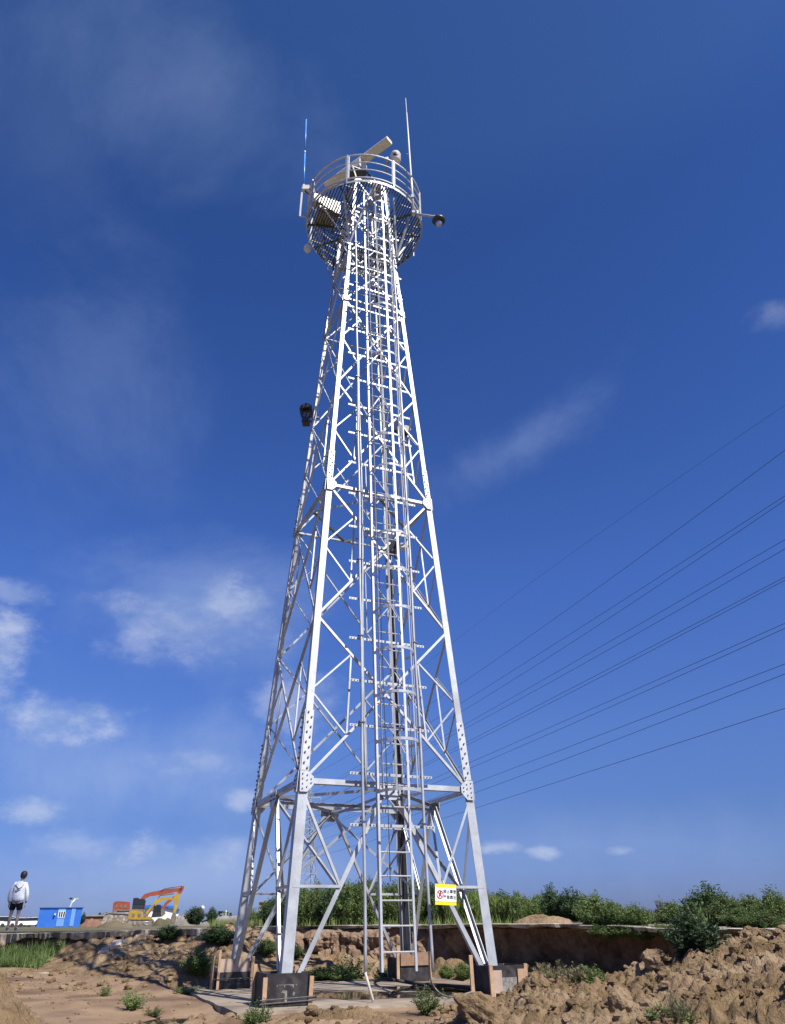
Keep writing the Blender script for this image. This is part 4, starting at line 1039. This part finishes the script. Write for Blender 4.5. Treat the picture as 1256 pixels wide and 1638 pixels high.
heap('dirt_heap', 870, 1476, 105, 18.6, .2, 'pale dirt heap on the bank behind the right legs', 'soil', 1)
heap('dirt_heap', 185, 1478, 60, 60, .45, 'low brown soil heap in front of the excavators', 'field_soil', 2)
heap('brick_heap', 150, 1476, 46, 115, .9, 'low heap of red bricks between the blue cabin and the excavators', 'brick_red', 3)
heap('rubble_heap', 292, 1478, 44, 110, 1.5, 'brownish rubble heap right of the excavator bucket', 'rubble_grey', 4)
heap('rubble_heap', 262, 1478, 40, 112, 1.1, 'earth heap under the yellow excavator bucket', 'field_soil', 5)
heap('rubble_heap', 366, 1479, 100, 90, 1.0, 'long grey gravel heap left of the tower', 'rubble_grey', 6, flat=.3)

# ------------------------------------------------------------------ distant things
def frame(px, py, Y):     # origin at the point's ground, axes facing the camera horizontally
    o = at_y(px, py, Y); o.z = .90; f_ = Vector((o.x, o.y, 0)).normalized(); r_ = Vector((f_.y, -f_.x, 0)); return o, r_, f_
class Loc:                # draws in local axes: a to the right, h up, d away from camera
    def __init__(s, px, py, Y):
        s.o, s.r, s.f = frame(px, py, Y); s.px = px; dep = Y*cp; s.k = (at_y(px+10, py, Y)-at_y(px, py, Y)).length/10; s.kv = abs(at_y(px, py-10, Y).z-at_y(px, py, Y).z)/10; s.py = at_base(px, Y)
    def P(s, a, h_, d_=0): return s.r*a+s.f*d_+Vector((0, 0, h_))
    def Q(s, x, y, d_=0): return s.P((x-s.px)*s.k, (s.py-y)*s.kv, d_)
def at_base(px, Y): return 1474.9-.0118*(px-628)+.13*1540/Y
def poly(L, pts, d0, d1): return MB().prism([L.Q(x, y) for x, y in pts], L.f*d0, L.f*(d1-d0))
def excavator(px, Y, label, paint, body, tracks, cabp, boomp, stickp, bucketp, cyl, basey=None):
    L = Loc(px, 1478, Y); t = thing('excavator', label, 'excavator', L.o)
    b = MB().use(paint); b.prism([L.Q(*p) for p in body], L.f*-1.2, L.f*2.4)
    o = b.build('body', paint, t)
    xs = [p[0] for p in body]; ys = [p[1] for p in body]
    for k_ in range(3):
        x_ = min(xs)+(max(xs)-min(xs))*(.15+.25*k_); MB().box(L.Q(x_+2, (min(ys)+max(ys))/2+1, -1.22), (4*L.k, .05, 5*L.kv), (L.r, L.f, Vector((0, 0, 1)))).build('vent', 'track_steel', t)
    x0, x1, y0, y1 = tracks
    for s_ in (-1.35, .85):
        rr_ = (y1-y0)/2; ring = [(x0+rr_+rr_*math.cos(a), (y0+y1)/2+rr_*math.sin(a)) for a in [math.pi/2+k_*math.pi/8 for k_ in range(9)]]+[(x1-rr_+rr_*math.cos(a), (y0+y1)/2+rr_*math.sin(a)) for a in [-math.pi/2+k_*math.pi/8 for k_ in range(9)]]
        tr = MB().tube([L.Q(x, y, s_+.25) for x, y in ring], .14, 6, True)
        n_ = len(ring)
        for k_ in range(n_): # shoes
            p = L.Q(*ring[k_], s_+.25); q_ = L.Q(*ring[(k_+1) % n_], s_+.25); tr.bar(p, q_, .55, .12, (p+q_)/2-L.Q((x0+x1)/2, (y0+y1)/2, s_+.25)) if False else tr.box((p+q_)/2, ((q_-p).length, .5, .12), ((q_-p).normalized(), L.f, (q_-p).normalized().cross(L.f)))
        to = tr.build('track', 'track_steel', t)
        b = MB()
        for k_ in range(5):
            x_ = x0+rr_+(x1-x0-2*rr_)*k_/4; b.lathe(L.Q(x_, (y0+y1)/2+(1 if 0 < k_ < 4 else 0), s_+.02), [(rr_*L.kv*(.78 if k_ in (0, 4) else .5), 0), (rr_*L.kv*(.78 if k_ in (0, 4) else .5), .4)], 12, L.f)
        b.build('wheel', 'rubble_grey', to)
        poly(L, [(x0+rr_, y0+rr_*.7), (x1-rr_, y0+rr_*.7), (x1-rr_, y1-rr_*.6), (x0+rr_, y1-rr_*.6)], s_+.1, s_+.4).build('frame', 'track_steel', to)
    poly(L, cabp, -1.15, -.1).build('cab', 'black_plastic', t)
    cx0 = min(p[0] for p in cabp); cy0 = min(p[1] for p in cabp); cx1 = max(p[0] for p in cabp); cy1 = max(p[1] for p in cabp)
    poly(L, [(cx0+1.5, cy0+2), (cx1-2, cy0+2), (cx1-2, cy0+(cy1-cy0)*.55), (cx0+1.5, cy0+(cy1-cy0)*.55)], -1.18, -1.16).build('window', 'glass_dark', t)
    for nm, pl in (('boom', boomp), ('stick', stickp)): poly(L, pl, -.25, .2).build(nm, paint, t)
    poly(L, bucketp, -.6, .6).build('bucket', 'track_steel', t)
    for (a, c) in cyl: MB().tube([L.Q(*a, -.3), L.Q(*c, -.3)], .07, 7).build('cylinder', 'track_steel', t)
    return t
excavator(225, 104, 'yellow crawler excavator standing in front of the orange one', 'yellow_paint',
          [(205, 1470), (205, 1458), (208, 1456.5), (222, 1457), (225, 1463), (231, 1466), (241, 1467), (241, 1470)], (204, 244, 1471.5, 1481),
          [(240, 1468), (242, 1455), (246, 1447.5), (252, 1447.5), (255, 1467)],
          [(229, 1467), (231, 1459), (241, 1445), (243, 1439), (252, 1435), (272, 1436), (273, 1439.5), (256, 1440), (250, 1442), (246, 1447), (236, 1462), (234, 1468)],
          [(272, 1432), (275, 1428), (280, 1429), (279.5, 1445), (277, 1461), (273, 1461), (273.5, 1440), (270.5, 1437)],
          [(271, 1468), (273, 1461), (277, 1461), (279, 1468), (278, 1476), (275, 1479), (271, 1476)], [((247, 1436), (250, 1431)), ((250, 1432), (271, 1429)), ((232, 1467), (243, 1447))])
excavator(215, 112, 'orange crawler excavator raised on a tan block behind the yellow one', 'orange_paint',
          [(179, 1456), (178.5, 1445), (181, 1442), (188, 1441.5), (204, 1443), (205, 1456)], (180, 228, 1456.5, 1465),
          [(208, 1456), (208, 1436.5), (216, 1436), (218, 1443), (228, 1440), (227, 1456)],
          [(208, 1451), (212, 1446), (224, 1430), (232, 1427), (255, 1422), (282, 1419), (283, 1424), (255, 1430), (233, 1433.5), (227, 1437), (213, 1452)],
          [(279, 1420), (282, 1417), (285.5, 1416), (285, 1423), (281, 1430), (262, 1447), (257, 1456), (254, 1455), (258, 1444), (275, 1429)],
          [(254, 1455), (258, 1455), (261, 1462), (256, 1467), (250, 1462)], [((250, 1424), (256, 1420)), ((256, 1420.5), (282, 1416.5)), ((214, 1455), (228, 1434))])
L = Loc(185, 1478, 109); t = thing('concrete_block', 'long tan concrete block wall under the orange excavator', 'block', L.o)
poly(L, [(163, 1480), (166, 1465), (171, 1461), (205, 1460), (228, 1464), (230, 1480)], -1.8, 3.5).build('wall', 'ledge_concrete', t)
poly(L, [(164, 1462), (172, 1459.5), (230, 1464.2), (230, 1465), (172, 1461.2), (164, 1464)], -1.9, -1.6).build('coping', 'rubble_grey', t)
# cabin
L = Loc(94, 1478, 118); t = thing('site_cabin', 'blue portable site cabin with white window on the field at far left', 'cabin', L.o)
by = L.py
poly(L, [(62, by), (62, 1452.5), (126, 1452.5), (126, by)], 0, 2.6).build('wall', 'blue_panel', t)
poly(L, [(61, 1452.5), (61, 1451), (127.5, 1451), (127.5, 1452.5)], -.15, 2.8).build('roof', 'blue_panel', t)
poly(L, [(110, by-1), (110, 1453), (116, 1453), (116, by-1)], -.06, -.01).build('door', 'pale_blue_panel', t)
poly(L, [(90, by-1), (90, 1453), (101, 1453), (101, by-1)], -.05, -.01).build('panel', 'pale_blue_panel', t)
w_ = poly(L, [(90.5, 1468), (90.5, 1457), (101, 1457), (101, 1468)], -.12, -.051).build('window', 'window_white', t)
for a in (91.7, 95, 98.3): poly(L, [(a, 1467), (a, 1458), (a+2.1, 1458), (a+2.1, 1467)], -.14, -.121).build('pane', 'glass_dark', w_)
poly(L, [(85, 1464), (85, 1461), (87, 1461), (87, 1464)], -.4, 0).build('air_conditioner', 'white_paint', t)
# lamp
L = Loc(109, 1478, 135); t = thing('street_lamp', 'white curved double armed lamp rising behind the blue cabin', 'lamp', L.o)
MB().tube([L.Q(107, L.py), L.Q(107.2, 1452), L.Q(109, 1444), L.Q(113, 1438.5)], .13, 8).build('pole', 'white_paint', t, True)
MB().box(L.Q(115, 1437.5), (.6, .3, .15)).build('lamp_head', 'white_paint', t); MB().box(L.Q(106.5, 1437), (.4, .3, .25)).build('lamp_head', 'black_plastic', t)
MB().tube([L.Q(109, 1443), L.Q(107, 1438)], .05, 6).build('arm', 'white_paint', t)
# cars
def car(px, Y, label, flip=1, sc=1.0, van=False):
    L = Loc(px, 1476, Y); t = thing('parked_car', label, 'car', L.o, 'white cars parked on the field'); w = 1.75
    def P(x, z, d_=0): return L.P(x*flip*sc, z*sc, d_)
    body = [(-2.2, .35), (-2.25, .8), (-1.3, .95), (1.9, 1.0), (2.2, .85), (2.25, .35)]; top = [(-1.35, .94), (-.6, 1.45), (1.2, 1.5), (1.9, .98)]
    if van: top = [(-1.6, .94), (-1.1, 1.65), (1.9, 1.68), (2.1, .98)]
    MB().prism([P(x, z) for x, z in body], (0, 0, 0), L.f*w).build('body', 'car_paint', t)
    MB().prism([P(x, z) for x, z in top], L.f*.12, L.f*(w-.24)).build('cabin', 'glass_dark', t)
    MB().prism([P(top[1][0]-.05, top[1][1]), P(top[2][0]+.05, top[2][1]), P(top[2][0], top[2][1]+.06), P(top[1][0], top[1][1]+.06)], L.f*.1, L.f*(w-.2)).build('roof', 'car_paint', t)
    for x in (-1.4, 1.4):
        for d_ in (-.02, w-.2): MB().lathe(P(x, .33, d_), [(.33, 0), (.33, .22)], 14, L.f).build('wheel', 'dark_rubber', t)
    for d_ in (.2, w-.5): MB().box(P(-2.24, .7, d_+.15), (.08, .3, .15), (L.r, L.f, Vector((0, 0, 1)))).build('headlight', 'window_white', t)
car(48, 150, 'white car parked nearest the blue cabin, left of it'); car(34, 152, 'white car parked just right of the standing person', -1)
car(2, 165, 'white van cut by the left edge of the photo', 1, 1.1, True); car(18, 158, 'white car glimpsed between the legs of the standing person', 1)
L = Loc(10, 1478, 175); t = thing('canopy', 'long low grey roofed carport behind the parked cars', 'carport', L.o)
poly(L, [(-20, 1469.5), (60, 1468.2), (60, 1469.4), (-20, 1470.7)], 0, 3).build('roof', 'rubble_grey', t)
for x_ in (-15, 10, 30, 57): poly(L, [(x_, L.py), (x_, 1469), (x_+1, 1469), (x_+1, L.py)], .2, .4).build('post', 'rubble_grey', t)
# white building with blue roof
L = Loc(255, 1478, 165); t = thing('warehouse', 'white shed with bright blue roof behind the excavators', 'building', L.o)
poly(L, [(224, L.py), (224, 1450), (283, 1453), (283, L.py)], 0, 8).build('wall', 'window_white', t)
poly(L, [(222, 1452.5), (223, 1447.5), (240, 1447.5), (276, 1449), (285, 1455), (284, 1456.5), (262, 1451)], -.5, 8.5).build('roof', 'blue_panel', t)
poly(L, [(228, 1470), (228, 1458), (234, 1458), (234, 1470)], -.06, -.01).build('door', 'glass_dark', t)
# distant red brick building, yellow shed, water tower, pole
L = Loc(138, 1478, 190); t = thing('brick_building', 'low red roofed building far behind right of the blue cabin', 'building', L.o)
poly(L, [(130, L.py), (130, 1466), (176, 1466), (176, L.py)], 0, 8).build('wall', 'brick_red', t); poly(L, [(129, 1466), (132, 1463.5), (174, 1463.5), (178, 1466)], -.4, 8.4).build('roof', 'rubble_grey', t)
L = Loc(135, 1478, 125); plant('dark', 131, 1459, 1479, 121, 9, 'small dark bush touching the right end of the blue cabin')
L = Loc(423, 1478, 28); t = thing('yellow_shed', 'small yellow shed on the field behind the left legs', 'shed', L.o)
poly(L, [(413, L.py), (413, 1443), (436, 1443), (436, L.py)], 0, .8).build('wall', 'shed_yellow', t); poly(L, [(412, 1443), (412, 1441.8), (437, 1441.8), (437, 1443)], -.06, .9).build('roof', 'pine', t)
L = Loc(321, 1478, 160); t = thing('water_tower', 'small white ball topped water tower on the horizon beside the round bush', 'tower', L.o)
MB().lathe(L.Q(321, 1452.5), [(.1, -.45), (.38, -.3), (.5, 0), (.38, .3), (.1, .45)], 14).build('tank', 'white_paint', t, True); MB().tube([L.Q(321, L.py), L.Q(321, 1455)], .14, 8).build('stem', 'white_paint', t)
L = Loc(360, 1478, 160); t = thing('utility_mast', 'thin white mast on the horizon right of the round bush', 'mast', L.o)
MB().tube([L.Q(360, L.py), L.Q(360, 1459)], .10, 6).build('pole', 'white_paint', t); MB().lathe(L.Q(360, 1459), [(.16, 0), (.12, .3)], 8).build('cap', 'white_paint', t)
b = MB(); tr_ = random.Random(2)      # far off treeline
for k_ in range(5200):
    a = tr_.uniform(-.62, .75); Y_ = tr_.uniform(420, 560); x_ = Y_*a; hgt = 3+2.5*math.sin(a*23)*math.sin(a*61+1)+1.5*math.sin(a*140)
    p = Vector((x_, Y_, .9+tr_.random()*max(1.2, hgt))); s_ = tr_.uniform(.6, 1.6)
    n_ = Vector((tr_.gauss(0, 1), tr_.gauss(0, 1), tr_.gauss(0, 1))).normalized(); u_ = n_.orthogonal().normalized()*s_; w_ = n_.cross(u_)
    b.add([p-u_, p+w_, p+u_, p-w_], [(0, 1, 2, 3)])
tag(b.build('far_trees', 'leaf_dark'), 'low far off line of trees along the horizon', 'trees', kind='stuff')

# ------------------------------------------------------------------ pylon and wires
PY = at_y(492, 1240, 179.0); pyb = Vector((PY.x, PY.y, .9))
ed = Vector((28.4, 44.7, 0)); ld = (ed-Vector((PY.x, PY.y, 0))).normalized(); ln_ = Vector((ld.y, -ld.x, 0))
pyl = thing('power_pylon', 'distant lattice power pylon seen through the lower left bracing of the tower', 'pylon', pyb)
HT = 31.0
def pw(h_): return 2.6*(1-h_/HT)**1.1+.55 if h_ < 16 else max(.35, 1.35*(HT-h_)/15+.35)
b = MB(); lv = [0, 5, 9.5, 13, 16, 18.5, 21, 23.5, 26, 28.5, 31]
for i in range(len(lv)-1):
    a0, a1 = pw(lv[i])/1.0, pw(lv[i+1])/1.0
    cs0 = [ld*(sx_*a0)+ln_*(sy_*a0)+Vector((0, 0, lv[i])) for sx_, sy_ in ((-1, -1), (1, -1), (1, 1), (-1, 1))]
    cs1 = [ld*(sx_*a1)+ln_*(sy_*a1)+Vector((0, 0, lv[i+1])) for sx_, sy_ in ((-1, -1), (1, -1), (1, 1), (-1, 1))]
    for k_ in range(4):
        b.bar(cs0[k_], cs1[k_], .16, .16); b.bar(cs0[k_], cs1[(k_+1) % 4], .09, .09); b.bar(cs0[(k_+1) % 4], cs1[k_], .09, .09); b.bar(cs1[k_], cs1[(k_+1) % 4], .09, .09)
b.build('body', 'galvanised', pyl)
wires_px = [(648, 1010, 'topmost and faintest'), (720, 1087, 'second highest'), (793, 1119, 'third highest'), (800, 1133, 'fourth highest'), (863, 1157, 'fifth highest'), (878, 1164, 'sixth highest'),
            (923, 1187, 'seventh highest'), (928, 1192, 'sixth lowest'), (997, 1222, 'fifth lowest'), (1005, 1231, 'fourth lowest'), (1062, 1257, 'third lowest'), (1078, 1273, 'second lowest'), (1133, 1297, 'lowest')]
nrm = Vector((-ld.y, ld.x)); P2 = Vector((PY.x, PY.y))
arms = {}
for i, (pe, pm, nm) in enumerate(wires_px):
    def hit(px, py):
        r_ = ray(px, py); t_ = nrm.dot(P2)/nrm.dot(Vector((r_.x, r_.y))); return Vector((0, 0, H))+r_*t_
    E_, M2 = hit(1256, pe), hit(747, pm)
    side = 1 if i % 2 else -1; lvl = (i+1)//2
    armz = [30.6, 27.6, 24.3, 21.6, 18.9, 16.2, 13.0][lvl]
    arml = 0 if i == 0 else 3.4
    T_ = pyb+ln_*side*arml+Vector((0, 0, armz))
    arms.setdefault((lvl, side), T_)
    tE, tM, tP = 0, (M2-E_).length, (Vector((T_.x, T_.y, 0))-Vector((E_.x, E_.y, 0))).length
    pts = []
    # quadratic height and lateral offset through edge, middle and pylon, running on past the right edge
    for s_ in np.linspace(-60, tP, 60):
        q_ = s_
        l0 = (q_-tM)*(q_-tP)/((tE-tM)*(tE-tP)); l1 = (q_-tE)*(q_-tP)/((tM-tE)*(tM-tP)); l2 = (q_-tE)*(q_-tM)/((tP-tE)*(tP-tM))
        pts.append(E_*l0+M2*l1+T_*l2)
    tag(MB().tube(pts, .020 if i else .012, 5).build('power_line', 'wire'), f'{nm} of the dark overhead wires right of the tower', 'power line', 'overhead wires running from the pylon')
for (lvl, side), T_ in arms.items():
    if lvl == 0: continue
    b = MB(); tip = T_-pyb+Vector((0, 0, 1.0)); w_ = pw(tip.z)
    for s_ in (-1, 1):
        b.bar(ld*s_*w_+ln_*side*w_+Vector((0, 0, tip.z)), tip, .11, .11); b.bar(ld*s_*w_+ln_*side*w_+Vector((0, 0, tip.z+1.0)), tip, .08, .08)
    for k_ in (.35, .7):
        b.bar((ln_*side*w_+Vector((0, 0, tip.z))).lerp(tip, k_), (ln_*side*w_+Vector((0, 0, tip.z+1.0))).lerp(tip, k_*.9), .06, .06)
    b.tube([tip, T_-pyb], .09, 6); b.build('cross_arm', 'galvanised', pyl)

# ------------------------------------------------------------------ person
pp0 = at_y(18, 1488, 27.0); pp0.z = .895
per = thing('person', 'person in white hooded jacket and black shorts standing on the bank, back turned', 'person', pp0, rz=R(14))
def skin(name, verts, edges, rad, m_, parent, lvls=2, root=0):
    me = bpy.data.meshes.new(name); me.from_pydata(verts, edges, []); o = bpy.data.objects.new(name, me); COL.objects.link(o); o.parent = parent; me.materials.append(MATS[m_])
    md = o.modifiers.new('skin', 'SKIN'); md.use_smooth_shade = True
    sv = me.skin_vertices[0].data if me.skin_vertices else None
    if sv is None:
        bpy.context.view_layer.objects.active = o; o.select_set(True)
        sv = me.skin_vertices[0].data
    for i, r_ in enumerate(rad):
        sv[i].radius = r_ if isinstance(r_, tuple) else (r_, r_); sv[i].use_root = (i == root)
    if lvls: s_ = o.modifiers.new('sub', 'SUBSURF'); s_.levels = lvls; s_.render_levels = lvls
    dg = bpy.context.evaluated_depsgraph_get(); bpy.context.view_layer.update()
    ev = o.evaluated_get(dg); me2 = bpy.data.meshes.new_from_object(ev); me2.materials.clear(); me2.materials.append(MATS[m_]); o.modifiers.clear(); o.data = me2; me2.name = name
    return o
V, Ed, Ra = [(0, 0, .90)], [], [.12]
def ch(par, pts):
    for (p, r_) in pts:
        V.append(p); Ra.append(r_); Ed.append((par, len(V)-1)); par = len(V)-1
    return par
chest = ch(0, [((0, 0, 1.05), .115), ((0, .01, 1.22), .125)])
nk = ch(chest, [((.01, .01, 1.36), .08), ((.02, .0, 1.44), .05), ((.03, -.01, 1.52), .065), ((.035, -.02, 1.60), .085), ((.04, -.02, 1.67), .06)])
for s_ in (-1, 1):
    wr = ch(chest, [((s_*.15, .0, 1.33), .055), ((s_*.22, -.02, 1.20), .045), ((s_*.26, -.01, 1.02), .038), ((s_*.255, .05, .88), .028), ((s_*.25, .07, .80), .025)])
    pm = ch(wr, [((s_*.25, .08, .76), .032)])
    for k_, (o_, l_) in enumerate(((-.028, .07), (-.01, .08), (.01, .078), (.028, .06))): ch(pm, [((s_*.25, .08+o_, .735), .010), ((s_*.245, .09+o_, .735-l_*.55), .009), ((s_*.235, .095+o_, .735-l_), .008)])
    ch(wr, [((s_*.235, .115, .765), .010), ((s_*.225, .13, .735), .009)])
    ch(0, [((s_*.09, 0, .82), .095), ((s_*.105, .0, .62), .075), ((s_*.11, .01, .47), .052), ((s_*.115, -.015, .30), .055), ((s_*.12, .0, .12), .034), ((s_*.12, .0, .06), .036), ((s_*.13, .09, .03), .03), ((s_*.135, .15, .025), .022)])
try:
    body = skin('body', V, Ed, Ra, 'skin', per)
    # jacket
    V, Ed, Ra = [(0, 0, .80)], [], [(.215, .17)]
    c_ = ch(0, [((0, 0, .96), (.215, .165)), ((0, 0, 1.14), (.205, .155)), ((0, .0, 1.28), (.18, .13))]); ch(c_, [((.01, .01, 1.38), (.12, .10)), ((.02, .0, 1.43), (.085, .08))])
    for s_ in (-1, 1): ch(c_, [((s_*.16, .0, 1.33), .09), ((s_*.225, -.02, 1.20), .064), ((s_*.27, -.02, 1.03), .058), ((s_*.262, .04, .88), .05), ((s_*.258, .055, .83), .04)])
    skin('jacket', V, Ed, Ra, 'jacket_white', per)
    V, Ed, Ra = [(0, 0, .90)], [], [(.17, .14)]
    for s_ in (-1, 1): ch(0, [((s_*.085, 0, .78), .115), ((s_*.11, 0, .66), .105), ((s_*.115, 0, .58), .10)])
    skin('shorts', V, Ed, Ra, 'cloth_black', per)
    for s_ in (-1, 1):
        V, Ed, Ra = [(s_*.12, -.03, .055)], [], [.045]; ch(0, [((s_*.128, .06, .05), .045), ((s_*.138, .15, .04), .038)]); ch(0, [((s_*.12, -.02, .10), .04)]); skin('shoe', V, Ed, Ra, 'shoe_white', per, 1)
    MB().lathe((.035, -.035, 1.50), [(.045, 0), (.085, .04), (.102, .10), (.104, .15), (.088, .20), (.05, .232), (.01, .24)], 20, (.06, .0, 1)).build('hair', 'hair_black', per, True)
except Exception as e: print('person', e)
# hood and the dark tick mark on the back
MB().prism([(-.13, 0, 1.37), (-.08, 0, 1.29), (0, 0, 1.22), (.09, 0, 1.27), (.15, 0, 1.37), (.08, 0, 1.43), (-.06, 0, 1.43)], (0, -.175, 0), (0, .06, 0)).build('hood', 'jacket_white', per)
MB().prism([(-.075, 0, 1.225), (-.055, 0, 1.175), (-.02, 0, 1.17), (.075, 0, 1.225), (-.02, 0, 1.195), (-.05, 0, 1.20)], (0, -.20, 0), (0, .03, 0)).build('chest_emblem', 'cloth_black', per)
for ob in list(bpy.data.objects):
    if ob.name.startswith('_'): bpy.data.objects.remove(ob)
